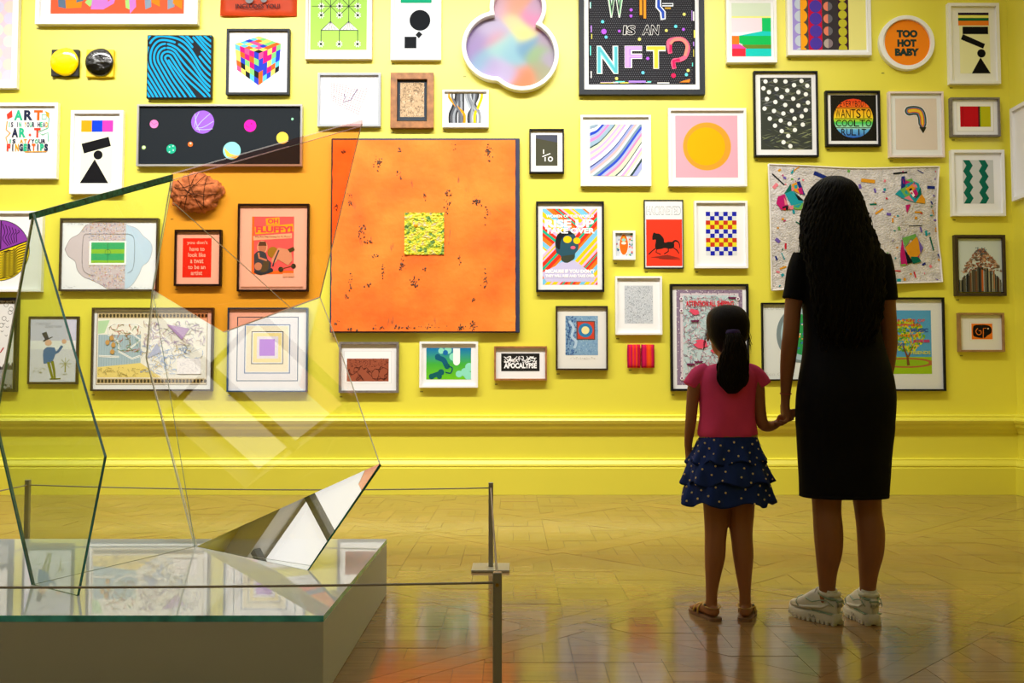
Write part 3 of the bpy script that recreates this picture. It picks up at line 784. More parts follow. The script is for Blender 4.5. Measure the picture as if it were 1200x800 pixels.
rings = [[bm.verts.new(q3(p_, y)) for p_ in L_] for L_, y in ((o_, WALLY - .001), (o_, YF + .004), (outline(.6), YF), (outline(4.4), YF), (i_, YF + .004), (i_, WALLY - .001))]
for a in range(6):
    A, B = rings[a], rings[(a + 1) % 6]
    for i in range(n): bm.faces.new((A[i], A[(i + 1) % n], B[(i + 1) % n], B[i]))
obj('frame', bm, M_white, root, False)
m = bpy.data.materials.new('rainbow_blur'); m.use_nodes = True; nn = m.node_tree.nodes; L = m.node_tree.links
a = nn.new('ShaderNodeAttribute'); a.attribute_name = 'Ink'; L.new(a.outputs['Color'], nn['Principled BSDF'].inputs['Base Color']); nn['Principled BSDF'].inputs['Roughness'].default_value = .35
spots = [((600, 0), '#f0905a', 12), ((588, 8), '#d8a0c8', 9), ((625, 18), '#e060a8', 9), ((632, 6), '#c890c0', 8), ((604, 22), '#f0e090', 8), ((612, 32), '#f0ee70', 8), ((560, 48), '#9a7ac8', 11), ((575, 30), '#c0b0e0', 10), ((577, 44), '#e090a8', 8), ((585, 55), '#a0dcd8', 10),
         ((570, 65), '#78b8d8', 9), ((600, 60), '#88c8e0', 11), ((618, 50), '#4a98c8', 8), ((632, 60), '#90b878', 9), ((640, 45), '#b088b8', 8), ((612, 86), '#f08850', 10), ((590, 80), '#c8b8e8', 10), ((632, 80), '#a8a880', 9), ((575, 75), '#c0a8e0', 9), ((645, 70), '#b0a0c0', 7)]
bm = bmesh.new(); lay = bm.loops.layers.float_color.new('Ink'); st = 2.0; grid = {}
def colat(x, y):
    x += 4 * math.sin(y * .13); y += 3 * math.sin(x * .11); W_ = 0; c = [0, 0, 0]
    for (a_, b_), col, s_ in spots:
        w_ = math.exp(-((x - a_) ** 2 + (y - b_) ** 2) / (2 * (s_ * .75) ** 2)) + 1e-7; l_ = lin(col); W_ += w_; c = [u + v * w_ for u, v in zip(c, l_)]
    return [u / W_ * .62 for u in c]
for i in range(0, 62):
    for j in range(-16, 58):
        x, y = 536 + i * st, j * st
        if sdf(x + 1, y + 1, 3.5) > 0: continue
        vs = []
        for u, v in ((0, 0), (1, 0), (1, 1), (0, 1)):
            kx = (i + u, j + v)
            if kx not in grid: grid[kx] = (bm.verts.new(q3((x + u * st, y + v * st), WALLY - .012)), colat(x + u * st, y + v * st))
            vs.append(grid[kx])
        f = bm.faces.new([v[0] for v in vs])
        for l, v in zip(f.loops, vs): l[lay] = (*v[1], 1)
o = obj('print', bm, m, root)
labels_n.append((543, 89, 'x'))
# ---- 17 NFT
def d(p, x0, y0, x1, y1):
    p.rect(x0, y0, x1, y1, '#26262c')
    p.k += 1
    for i in range(0, 50):
        for j in range(0, 38): p.rect(691 + i * 2.4 + (j % 2) * 1.2, 1 + j * 2.6, 691.8 + i * 2.4 + (j % 2) * 1.2, 1.8 + j * 2.6, '#74767e', False)
    r = random.Random(3)
    for c in ('#f2f2f2', '#b88ae8', '#6ce0d8', '#e8e060'):
        for k in range(7):
            if k % 2: x, y, w_, h_ = r.choice((691, 811)) + r.uniform(-1, 2), r.uniform(0, 92), r.uniform(.6, 2), r.uniform(3, 12)
            else: x, y, w_, h_ = r.uniform(692, 800), 96 + r.uniform(-1, 1), r.uniform(4, 18), r.uniform(.6, 1.6)
            p.rect(x, y, x + w_, y + h_, c)
    def ch(t, x0, y0, x1, y1, a, b, sk=0): p.text(t, x0, y0, x1, y1, '#f0f0f0', .05, sk); p.text(t, x0 + .5, y0 + .6, x1 - .4, y1 - .5, a, .02, sk); p.text(t, x0 + 1.6, y0 + 1.5, x1 - 1.3, y1 - 1.5, b, -.01, sk)
    p.text('W', 709, -22, 733, 21, '#eaf6ea', .05); p.text('W', 710.5, -20, 732, 19, '#8fd8a0', .01); p.text('W', 712, -18, 730, 17, '#3a3440', -.01)
    p.rect(748.5, -20, 757.5, 22, '#3a2c1c'); p.rect(749.5, -20, 752.5, 18, '#ef9a2a'); p.rect(754, -20, 757, 22, '#ef9a2a')
    p.poly([(769, -20), (774, -20), (775, 8), (780, 14), (780, 23), (774, 24), (773, 15), (768, 9)], '#e8eef8'); p.poly([(770.5, -20), (773, -20), (773.5, 8), (778.5, 14), (778.5, 22), (775.5, 22), (775, 15), (770, 9)], '#2a50c0')
    p.rect(776, 4, 789, 8, '#e8eef8'); p.rect(776, 5, 788, 6.6, '#2a2a30'); p.rect(779, 9, 786, 11, '#c8a040')
    ch('IS', 729.5, 30, 744, 41.5, '#18181e', '#18181e', 1); ch('AN', 752, 29.5, 771.5, 41.5, '#18181e', '#18181e', 1)
    ch('N', 699, 54, 724, 87, '#8fe8e0', '#58b8c8'); ch('F', 731.5, 54, 752, 80, '#b68af0', '#caa8f8'); ch('T', 757, 54, 779.5, 81, '#e8e050', '#d8cc40')
    p.line(spline([(785, 63), (783, 50), (790, 46.5), (800, 47), (805.5, 55), (803, 66), (796, 70.5), (788.5, 72), (789.5, 81)], 5), 5, '#f8688c'); p.line(spline([(785, 52), (790, 47), (799, 47), (804.5, 54), (802, 66)], 5), 3.4, '#fb9080')
    p.line([(785, 62), (785.5, 53)], 3, '#f02060'); p.line([(796, 70.5), (788.5, 72), (789.5, 80)], 3.6, '#f02060'); p.disc(788.5, 89, 2.8, '#f0245c', 10)
    for x, y, s_, c in ((706, 26, 2, '#6cd8e8'), (707.5, 37.5, 3.2, '#b65cf0'), (710, 44, 1.9, '#6cc8e8'), (725.5, 37, 1.7, '#b65cf0'), (749, 46.5, 2, '#e8e47a'), (780.5, 36.3, 1.8, '#e8e47a'), (791.5, 31.5, 2, '#6cd8e8'), (800.5, 35, 1.8, '#b65cf0'), (801.5, 17.3, 1.9, '#e8e47a'), (739.4, 12.2, 1.9, '#b65cf0'), (739.2, 19.3, 1.9, '#b65cf0'),
                      (758.5, 69, 1.9, '#b65cf0'), (752.8, 85.7, 2, '#6cc8e8'), (722, 92.5, 1.9, '#e8e47a'), (805.5, 83, 1.9, '#e8e47a'), (803.5, 88, 2, '#6cd8e8')): p.disc(x, y, s_, c, 10)
    p.poly([(800, 95), (808, 93), (807, 97), (795, 97)], '#f08a2c'); p.rect(736, 95, 756, 97.4, '#b08af0')
picture('large dark framed print asking about an NFT in neon letters', (678.5, -70, 825.5, 110.5), 6, M_darkfr, M_mat, (689.5, -60, 814.5, 99), draw=d, depth=.05)
# ---- 18 colour blocks
def d(p, x0, y0, x1, y1):
    p.rect(857.5, 3.5, 903.5, 19, '#d5e3cc'); p.rect(857.5, 19, 903.5, 21, '#eef08a'); p.rect(857.5, 21, 893, 38, '#fbdfea'); p.rect(893, 21, 903.5, 37, '#12c466')
    p.poly([(857.5, 38), (893, 36.5), (865, 42), (857.5, 42)], '#f7f2fb'); p.poly([(865, 42), (893, 36.5), (903.5, 37), (903.5, 42)], '#18cfc6'); p.rect(857.5, 42, 866, 52, '#f07c22')
    p.poly([(866, 42), (903.5, 42), (903.5, 52.5), (871, 52.5), (866, 50)], '#12bf58'); p.poly([(869, 52.5), (903.5, 52.5), (903.5, 57), (874, 57)], '#6c8a2c'); p.poly([(857.5, 52), (867, 52), (875, 57), (857.5, 57)], '#ee4cae')
    p.rect(857.5, 57, 873.5, 66, '#e82c40'); p.rect(873.5, 57, 903.5, 66, '#18cfc6')
picture('small white framed print of green, pink and turquoise colour blocks', (851.5, -6, 910.3, 73), 3.4, M_white, M_mat, (857.5, 3.5, 903.5, 66), draw=d, depth=.055)
# ---- 19 scallop columns
def d(p, x0, y0, x1, y1):
    cols = [(928.5, 937.5, '#a393dc'), (937.5, 947, '#4a4444'), (947, 963, '#c8103c'), (963, 971, '#403c40'), (971, 982, '#3a3438'), (982, 994, '#3c1c30'), (994, 1014.5, '#efe98c')]
    for a, b, c in cols: p.rect(a, y0, b, y1, c)
    for i in range(6):
        y = 4.5 + i * 14.5 - 14.5; p.disc(937.5, y, 6.6, '#c5cfe0', 24, a0=90, a1=270, up=True); p.disc(937.8, y, 8, '#f9a51a', 24, a0=-90, a1=90)
        p.disc(955.5, y + 3, 7.2, '#5038a8', 20); p.disc(970, y + 3, 5.4, '#e88468' if i < 4 else '#b8a8a0', 20, a0=90, a1=270); p.disc(970, y + 3, 5.2, '#6a686e' if i < 4 else '#8a7a80', 20, a0=-90, a1=90)
        p.disc(987, y * .7 + 4, 5, '#c2bc30', 20, up=False)
        p.disc(987, y * .7 + 44, 5, '#c2bc30', 20, up=False)
picture('white framed print of scalloped vertical columns beside a pale yellow strip', (922.5, -50, 1020.5, 64.5), 3.5, M_white, M_mat, (928.5, -45, 1014.5, 58.5), draw=d, depth=.055)
# ---- 20 round frame
YF = WALLY - .045; C_ = P(1063.2, 49.5, YF); rr = 33 * YF / FPX
root = empty('round_frame', (C_.x, WALLY - .001, C_.z - rr), 'round white frame with orange disc reading too hot baby', 'picture')
def lathe_y(bm, prof, c, n=64):
    """closed ring profile of (radius, y)"""
    rs = [[bm.verts.new((c.x + r_ * math.cos(2 * math.pi * i / n), y, c.z + r_ * math.sin(2 * math.pi * i / n))) for i in range(n)] for r_, y in prof]
    for a in range(len(rs)):
        A, B = rs[a], rs[(a + 1) % len(rs)]
        for i in range(n): bm.faces.new((A[i], A[(i + 1) % n], B[(i + 1) % n], B[i]))
bm = bmesh.new(); lathe_y(bm, [(rr, WALLY - .001), (rr, YF + .003), (rr - .003, YF), (rr - .032, YF), (rr - .035, YF + .004), (rr - .035, WALLY - .001)], C_); obj('frame', bm, M_white, root)
bm = bmesh.new(); bmesh.ops.create_circle(bm, cap_ends=True, segments=64, radius=rr - .03, matrix=Matrix.Translation((C_.x, YF + .022, C_.z)) @ Matrix.Rotation(R(90), 4, 'X')); obj('mount', bm, M_mat, root)
p = Print(YF + .021, (1036, 23, 1090, 77)); p.disc(1063.5, 49.6, 26.8, '#f58a18', 56)
for t, y, a, b in (('TOO', 35, 1051, 1075.5), ('HOT', 46, 1051.5, 1074), ('BABY', 56.6, 1048.5, 1077)): p.text(t, a, y, b, y + 9, '#233c36', .075)
p.done(root); labels_n.append((1033, 85, 'x'))
# ---- 21 tall geometric
def d(p, x0, y0, x1, y1):
    p.rect(1124.5, 30, 1160, 86, '#efeeb8'); p.rect(1123.5, 14.8, 1159.3, 17.8, '#2a1230'); p.rect(1123.5, 17.8, 1159.3, 21, '#f3ee70'); p.rect(1123.5, 21, 1159.3, 24.4, '#14663a'); p.rect(1123.5, 24.4, 1159.3, 29.8, '#f08422')
    k = '#0c0c0e'; p.rect(1128.3, 31.3, 1158.3, 40, k); p.poly([(1128.6, 40), (1154.3, 51.5), (1152, 57), (1126, 46.2)], k); p.disc(1149.8, 62.5, 4.9, k); p.poly([(1148.6, 67.3), (1160, 86), (1138, 86)], k)
picture('tall white framed print of stacked black bars, ball and triangle under stripes', (1112, 3.3, 1172, 98), 3.6, M_white, mat('cream_mount', '#f0efe6', .8), (1118, 9, 1167, 93), draw=d)
# ---- 22 rainbow circle
def d(p, x0, y0, x1, y1):
    p.rect(x0, y0, x1, y1, '#1c1a10'); p.speck(x0, y0, x1, y1, 60, ['#5a5640', '#38341e'], .3, .6, seed=4)
    cx, cy_, r_ = 1000, 138.6, 23
    gr = [(0, '#f0401c'), (.2, '#f46a1c'), (.24, '#f8a81c'), (.47, '#f6d428'), (.52, '#c8dc30'), (.6, '#3ccc50'), (.74, '#b0ecd0'), (.78, '#68b8e8'), (1, '#1c50c0')]
    p.k += 1
    for i in range(46):
        t0, t1 = i / 46, (i + 1) / 46
        for (a, c), (b, e) in zip(gr, gr[1:]):
            if a <= t0 <= b: u = (t0 - a) / (b - a); c1, c2 = lin(c), lin(e); col = tuple(x * (1 - u) + y * u for x, y in zip(c1, c2)); break
        def hw(t): y = (t * 2 - 1) * r_; return math.sqrt(max(0, r_ * r_ - y * y))
        p.poly([(cx - hw(t0), cy_ + (t0 * 2 - 1) * r_), (cx + hw(t0), cy_ + (t0 * 2 - 1) * r_), (cx + hw(t1), cy_ + (t1 * 2 - 1) * r_), (cx - hw(t1), cy_ + (t1 * 2 - 1) * r_)], col, False)
    k = '#201408'
    for t, x0_, x1_, y0_, y1_ in (('EVERYBODY', 984, 1016, 117.5, 125.5), ('WANTSTO', 979, 1021, 127.5, 138.5), ('COOLTO', 979, 1021, 140, 148.5), ('RULIT', 985, 1015, 150.5, 159)):
        w_ = (x1_ - x0_) / len(t)
        for i, c in enumerate(t):
            g = w_ * .38 if c == 'I' else .35; p.text(c, x0_ + i * w_ + g, y0_ + .5, x0_ + (i + 1) * w_ - g, y1_ - .4, k, .0)
    for y in (126.5, 139, 149.6): p.line([(978, y), (1022, y)], .5, k)
    for i in range(24):        # keep the disc round: dark corners over the letters
        pass
picture('black framed print of a rainbow coloured disc made of letters', (968, 106, 1032, 171), 2.4, M_black, M_mat, (973.5, 111.5, 1027, 165), draw=d)
# ---- 23 drip
def d(p, x0, y0, x1, y1):
    p.rect(1049.5, 115.5, 1098, 175.5, '#e9d8cc')
    path = spline([(1066, 130), (1072, 129.3), (1078, 131), (1080.5, 137), (1081, 145)], 5)
    for w_, w1, col, e in ((12.6, 11.4, '#f4eeee', 1), (10.8, 9.6, '#2c2b14', 0), (7.6, 7, '#3f8fb8', 0), (5.6, 5, '#d84830', 0), (3.4, 2.6, '#f2c838', 0)):
        p.disc(1066, 130, w_ / 2, col, 18); p.disc(1079.6, 134, w_ / 2 * .98, col, 18); p.line(path, w_, col, w1=w1)
        p.poly([(1081 - w1 / 2, 145), (1081 + w1 / 2, 145), (1081.5, 147 + w1 * (.95 if e or w1 > 9 else .6))], col)
    p.poly([(1077, 149), (1085.6, 149), (1081.5, 156.5)], '#141414')
picture('pale pink framed print of a dripping multicoloured outline blob', (1042, 107, 1106.5, 184), 2.2, M_pinkfr, M_mat, (1046, 111, 1102, 180), draw=d, glz=True)
# ---- 24
def d(p, x0, y0, x1, y1):
    p.rect(1121, 119.5, 1164.5, 154, '#d8d4c8'); p.rect(1121.5, 120, 1164, 153.4, '#f6f5ee')
    p.rect(1125.2, 124.6, 1147, 148.6, '#c4101c'); p.rect(1146.3, 124.6, 1148.3, 148.6, '#5c1420'); p.rect(1148.3, 124.6, 1161, 148.6, '#c0bc14'); p.rect(1148.3, 124.6, 1149.3, 148.6, '#7a9c28'); p.rect(1128, 124.6, 1128.6, 148.6, '#981018')
picture('small grey framed landscape print of a red and olive yellow block', (1114.5, 114, 1172.3, 159.5), 1.8, M_pewter, M_mat, (1117, 117, 1170, 157), draw=d)
# ---- 25 zigzags
def d(p, x0, y0, x1, y1):
    p.rect(1128.5, 187.5, 1164.5, 238.5, '#c9ccca')
    for x in (1129, 1147.3):
        zz = [(x + (.0 if i % 2 == 0 else 3.6), 187.5 + i * 8.45 / 1.0 * .5 * 1.41) for i in range(9)]
        L_ = [(x + (0 if i % 2 == 0 else 3.8), 187.6 + i * 6.36) for i in range(9)]; R_ = [(a + 7.6, b) for a, b in L_]
        p.poly([L_[0]] + R_ + L_[::-1][:-1], '#0b6650')
picture('white framed print of two dark green zigzag columns on grey', (1115.5, 175.3, 1178, 252.8), 3.4, M_white, M_mat, (1119, 179, 1174, 249), draw=d)
# ---- 26 tower
def d(p, x0, y0, x1, y1):
    p.rect(x0, y0, x1, y1, '#c6cfc8'); r = random.Random(2)
    def hw(y):
        t = (y - 291) / (341.5 - 291); return 3 + (24 if t > .6 else 24 * (t / .6) ** .85)
    p.k += 1
    for i in range(430):
        y = r.uniform(291, 318); h_ = hw(y); x = 1149 + r.uniform(-h_, h_); s_ = r.uniform(.6, 2)
        p.rect(x, y, x + s_ * 1.6, y + s_, r.choice(['#7c5a44', '#9c6a4c', '#5a4436', '#a88468', '#6e5f4c', '#8c4c38', '#c09878']), False)
    p.k += 1
    for i in range(120):
        x = r.uniform(1123, 1174); y = 312 + abs(x - 1149) ** 1.5 * .12 + r.uniform(0, 5); p.rect(x, y, x + r.uniform(.5, 2.2), 342, r.choice(['#3c3a2e', '#5a5644', '#2a2c26', '#8a8468', '#a09a80', '#6e4c30', '#1c201e']), False)
    p.rect(1150, 316, 1152, 341, '#b85a24'); p.rect(1164, 318, 1165, 338, '#a86838'); p.speck(1142, 290, 1156, 298, 30, ['#34505c', '#466878'], .6, 1.6, seed=3)
picture('dark wooden framed picture of a ragged brown stepped tower', (1119.5, 275, 1179, 346.5), 3.4, M_brownfr, None, (1123.5, 279.5, 1174.5, 342), draw=d)
# ---- 27 glyph
def d(p, x0, y0, x1, y1):
    p.rect(1136.5, 377.5, 1163.8, 399, '#d8d4c4'); p.rect(1137, 378, 1163.3, 398.4, '#eeece4'); p.rect(1138.5, 379, 1163, 397.5, '#ea7a1c'); k = '#14100c'
    p.poly([(x, y) for x, y in spline([(1140, 388), (1141, 382), (1146, 380.5), (1158, 381), (1162, 385), (1161.5, 390), (1157, 393), (1153, 396), (1144, 395), (1140.5, 393), (1140, 388)], 3)[:-1]], k)
    p.line(spline([(1146, 384.5), (1143.5, 388), (1146, 392), (1149.5, 391), (1149.5, 387.5), (1147, 387.5)], 3), .9, '#ea7a1c'); p.line([(1152, 396), (1152.5, 384.5), (1156, 384.5)], .9, '#ea7a1c'); p.disc(1158, 385, .9, '#f0d8b0', 8)
picture('small wooden framed print of a curled black creature on orange', (1124, 366.3, 1177.5, 412), 2.2, mat('light_oak_frame', '#9a7448', .5, var=(18, .2)), M_mat2, (1127, 369, 1174, 409), draw=d)
# ---- 28 camouflage with white dots
def d(p, x0, y0, x1, y1):
    p.rect(x0, y0, x1, y1, '#3c4038'); r = random.Random(6); p.k += 1
    for i in range(240):
        x, y = r.uniform(x0, x1), r.uniform(y0, y1); l_ = r.uniform(5, 15); s_ = r.choice((-1, 1)) * r.uniform(.1, .5); h_ = r.uniform(.7, 2)
        g = ['#34383c', '#5c6050', '#747c5c', '#44484a', '#888e68'] if y > 140 else ['#34363e', '#5e6066', '#484a52', '#72746e', '#646850']
        p.poly([(x, y), (x + l_ * .5, y + l_ * .5 * s_ - h_ / 2), (x + l_, y + l_ * s_), (x + l_ * .5, y + l_ * .5 * s_ + h_ / 2)], r.choice(g), False)
    p.k += 1
    for x, y in ((897.5, 95.5), (909.3, 94.6), (921, 95.5), (939.8, 94.8), (895, 103.5), (931, 99.8), (946.5, 100.5), (901.5, 108), (910.5, 104.4), (923, 106), (936, 108), (944.7, 110.5), (899, 116), (916.3, 113.6), (929.8, 115.6), (947, 120.2), (908.8, 119.5), (920.3, 123), (935.7, 123.6), (896, 127.2), (907, 130), (918, 133), (928, 129.8), (944.3, 129),
                 (902, 139), (914.8, 141.2), (931, 139), (939.4, 136.2), (925, 145), (940.5, 146), (908, 147.2), (915.8, 153.6), (931.2, 152.3), (923.3, 159.2), (917.7, 166.7), (925.6, 171.2)): p.disc(x, y, 2.6, '#f2f4f2', 10, up=False)
picture('black framed print of white dots on dark camouflage', (884, 83, 959, 183.3), 1.8, M_black, M_mat, (891.3, 91, 951.3, 175.3), draw=d)
# ---- 29 orange sun on pink
def d(p, x0, y0, x1, y1):
    p.rect(x0, y0, x1, y1, '#f9aabb'); p.disc(828.5, 171.5, 28.6, '#fbb0a0', 48); p.disc(828.5, 171.5, 28, '#fb9f30', 48); p.disc(827.5, 171.5, 22.3, '#fcb000', 48)
picture('white framed print of an orange disc on pink', (783.5, 126.5, 875, 218), 3, M_white, M_mat, (791.5, 135.5, 864.5, 208), draw=d)
# ---- 30 marbled stripes
def d(p, x0, y0, x1, y1):
    p.rect(x0, y0, x1, y1, '#dfe9ee'); cs = ['#f4b6b6', '#cfeae6', '#8fa6bc', '#ffffff', '#2848c8', '#a8b4d8', '#f08cc8', '#9cb8d0', '#34505c', '#e4f0c4', '#d2b2e0', '#e8ecc8', '#c8a8e0', '#ffffff', '#3c4c90', '#9ca8e0', '#f6b8b8', '#cfe8e4', '#7c98b0', '#2c4ccc', '#b0b8e0', '#f090c0', '#d8e8c0', '#2c4450', '#f4f4f4', '#d8a8dc', '#e0ecc0', '#ffffff', '#30484c', '#a8b0e8']
    for i, c in enumerate(cs):
        o = i * 4.0; w_ = 4.5 if c not in ('#34505c', '#3c4c90', '#2c4450') else 1.6
        pts = [(691 - 20, 150 + o * 1.0 + 4), (691, 143 + o * .95), (700 + o * .12, 140 + o * .8), (712 + o * .2, 124 + o * .8), (726 + o * .3, 108 + o * .62), (760, 70 + o * .95)]
        p.line(spline(pts, 6), w_, c)
picture('white framed print of flowing marbled pastel stripes', (680.5, 134.5, 763, 217.7), 2.6, M_white, M_mat, (691.3, 145.7, 752, 206), draw=d)
# ---- 31 one over ten
def d(p, x0, y0, x1, y1):
    p.rect(x0, y0, x1, y1, '#4a4a3a'); p.poly([(x0, y0), (x1, y0), (x1, y0 + 9), (x0, y0 + 4)], '#4c5060')
    p.line([(637, 175), (637, 180.3)], 1.2, '#f4f4f4'); p.line([(635.5, 183.5), (645, 179.8)], 1.1, '#f4f4f4'); p.line([(638.8, 184), (638.8, 189)], 1.2, '#f4f4f4'); p.ring(645, 186.3, 1.7, 3, '#f4f4f4', 20)
picture('small black framed dark print with the fraction one over ten', (620.3, 150.8, 661, 202.5), 1.6, M_black, M_mat, (627.8, 158, 653.3, 194.2), draw=d)
# ---- 32 rise up
def d(p, x0, y0, x1, y1):
    cs = ['#f7cc0c', '#f07a1c', '#e8321c', '#efb6dc', '#7cc8ea', '#12b08a', '#f7cc0c', '#7cc8ea', '#e8321c', '#efb6dc']
    p.k += 1; r = random.Random(8); o = -40.0; mid = 668; i = 0
    while o < 140:
        w_ = r.choice((2.4, 4, 6)); c = cs[(i * 3 + 1) % 10]; i += 1
        if o < 44: p.poly([(x0, y0 + o), (x0, y0 + o + w_), (x1, y0 + o + w_ + 52), (x1, y0 + o + 52)], c, False)
        else: p.poly([(x0, y0 + o + 8), (x0, y0 + o + w_ + 8), (mid, y0 + o + w_ - 26), (mid, y0 + o - 26)], c, False); p.poly([(mid, y0 + o - 26 + 10), (mid, y0 + o + w_ - 16), (x1, y0 + o + w_ - 52), (x1, y0 + o - 52)], c, False)
        o += w_
    p.poly([(634, 320), (650, 312), (658, 307), (673, 305), (680, 310), (696, 322), (696, 330), (640, 330)], '#c9c3e6')
    p.poly(spline([(652, 296), (650.5, 284), (654, 275), (662, 270), (671, 272), (676, 280), (678, 288), (677, 293), (674, 297), (673, 303), (664, 308), (658, 305), (657, 300), (652, 296)], 3)[:-1], '#2a5262')
    p.poly(spline([(652, 290), (651, 281), (655, 273), (664, 270), (672, 274), (662, 276), (657, 283), (656, 292), (652, 290)], 3)[:-1], '#1c1e22')
    p.poly([(658, 300), (673, 298), (672, 304), (665, 308), (658, 305)], '#3c4434'); p.disc(665, 280.5, 5, '#f7cc0c', 16, 4.2); p.disc(676, 282, 4.2, '#f7cc0c', 16, 3.8); p.disc(671.5, 290, 3, '#d8647c', 12, 2)
    W_ = '#ffffff'; p.text('RISE UP', 638.5, 257, 696, 266.5, W_, .045); p.text('TAKE OVER', 639, 267, 697, 273.5, W_, .04); p.text('BECAUSE IF YOU DON\'T', 639, 315.5, 697, 319.8, W_, .05); p.text('THEY WILL RISE AND TAKE OVER', 639, 321.5, 697, 325, W_, .05); p.text('WOMEN OF THE WORLD', 640, 251.5, 696, 255, W_, .03)
picture('black framed poster of a person in yellow sunglasses over colourful diagonal stripes', (628.3, 235.8, 708, 341.5), 2.2, M_black, M_mat, (635.8, 244.5, 700, 333.5), draw=d)
# ---- 33 tiny
def d(p, x0, y0, x1, y1):
    p.rect(x0, y0, x1, y1, '#cfd4dc'); p.speck(x0, y0, x1, y1, 60, ['#3a5a8c', '#f0d060', '#e86a3c', '#8c96b0', '#f6f6f6', '#3ca070'], 1, 2.6, seed=5)
    p.disc(731, 286.6, 5.6, '#f4f4f0', 24, 12.6); p.disc(731, 286.6, 5, '#ee6c14', 24, 12); p.disc(731, 281, 2.6, '#9cd0b8', 10, 2); p.disc(731, 284.8, 3, '#f6ecd8', 10, 1.6); p.disc(731, 278, .9, '#f8d020', 8)
picture('tiny white framed picture of an orange oval badge', (718.5, 270, 744.7, 304), 2.8, M_white, M_mat, (722, 273.5, 741.5, 300), draw=d)
# ---- 34 hackneyed
def d(p, x0, y0, x1, y1):
    p.rect(x0, y0, x1, y1, '#eceef0'); p.text('HACKNEYED', 757.8, 241.5, 798, 252, '#9aa0a8', .03); p.text('HACKNEYED', 758.3, 242.3, 797.5, 251.3, '#eef0f2', 0.0)
    p.rect(757.2, 257, 799.3, 311.6, '#ef3a20'); k = '#201a14'
    p.poly(spline([(764.5, 281), (764.3, 277.5), (766, 272.5), (769, 273.5), (773, 274), (777.5, 279), (778.5, 284), (783, 283.3), (788, 283.5), (790, 286), (789, 290.5), (784, 291.5), (779, 290.5), (775, 291.5), (769, 292), (767.5, 288), (768.5, 281), (765.5, 281.2), (764.5, 281)], 3)[:-1], k)
    p.line([(768, 291), (764, 294), (760, 298)], 1.3, k); p.line([(770, 291), (768.5, 295.5), (774, 298)], 1.1, k); p.line([(783, 290), (783, 294.5), (778, 297.5)], 1.2, k); p.line([(788, 289.5), (793, 293), (795.5, 297)], 1.2, k)
    p.line(spline([(788.5, 284), (791.5, 282), (795.5, 284.5), (796.5, 291)], 4), 2.6, k, w1=.6); p.poly([(762, 301.5), (782, 298.5), (797, 302.5), (780, 303.2)], '#8c2c1c'); p.line([(772, 303), (797, 304)], .6, '#6a2418')
picture('narrow dark framed red poster of a trotting black horse headed hackneyed', (754.8, 234, 801, 314.5), 1.1, M_darkfr, None, (756, 235.3, 800, 313.2), draw=d, depth=.025, rec=.006)
# ---- 35 checker
def d(p, x0, y0, x1, y1):
    B, G, Rd, Y = '#1c22a8', '#dcdfe2', '#c43418', '#e6dc28'
    p.k += 1
    for i in range(7):
        for j in range(10):
            A, C = ((B, G), (Rd, Y))[(j // 2) % 2]
            p.rect(827.2 + i * 5.16, 248 + j * 5.13, 827.2 + (i + 1) * 5.16, 248 + (j + 1) * 5.13, A if (i + j) % 2 == 0 else C, False)
picture('white framed print of a blue, white, red and yellow checkerboard', (814, 235, 876.5, 314), 2.6, M_white, M_mat, (818, 239, 873, 310), draw=d)
# ---- 37 speckled grey
def d(p, x0, y0, x1, y1):
    p.rect(x0, y0, x1, y1, '#cdd3da'); p.speck(x0 + .6, y0 + .6, x1 - .6, y1 - .6, 900, ['#9aa4b0', '#e8ecf0', '#b4bcc6', '#8a949e'], .3, .9, seed=2)
picture('white framed grey speckled print hanging above the red striped textile', (721.3, 323.5, 776, 392), 2.2, M_white, M_mat, (731.8, 334.5, 765.2, 379), draw=d)
# ---- 38 blue print
def d(p, x0, y0, x1, y1):
    p.rect(662.7, 370, 700.7, 416, '#7fa4c4'); p.speck(663, 370.5, 700.5, 415.5, 500, ['#6a90b4', '#93b4ce', '#84a8c4', '#a4c0d0'], .5, 1.6, seed=7)
    p.speck(663.3, 370.5, 675, 415.5, 140, ['#3c5c8c', '#4c70a4', '#6c90bc'], .6, 2.2, seed=8); p.line(spline([(667, 376), (672, 384), (670, 394), (675, 400), (673, 408)], 4), 3, '#b4cce0'); p.line([(664, 372), (668, 386), (664, 404)], 1, '#2c4c7c')
    p.rect(675.5, 376, 697.3, 397.8, '#6a4a44'); p.rect(677, 377.3, 696, 396.8, '#cc4028'); p.disc(686, 386.8, 8.4, '#2f78a8', 28); p.disc(686, 386.8, 4.6, '#e6dc9c', 20)
    p.squig(666, 418.5, 698, 420.5, 30, .3, ['#b0a898'], seed=3, step=.8, length=2)
picture('dark framed blue print with a round target-like spot on a red square', (651.5, 358.3, 712.5, 433.5), 1.9, M_brownfr, M_mat2, (655, 362, 709, 430), draw=d)
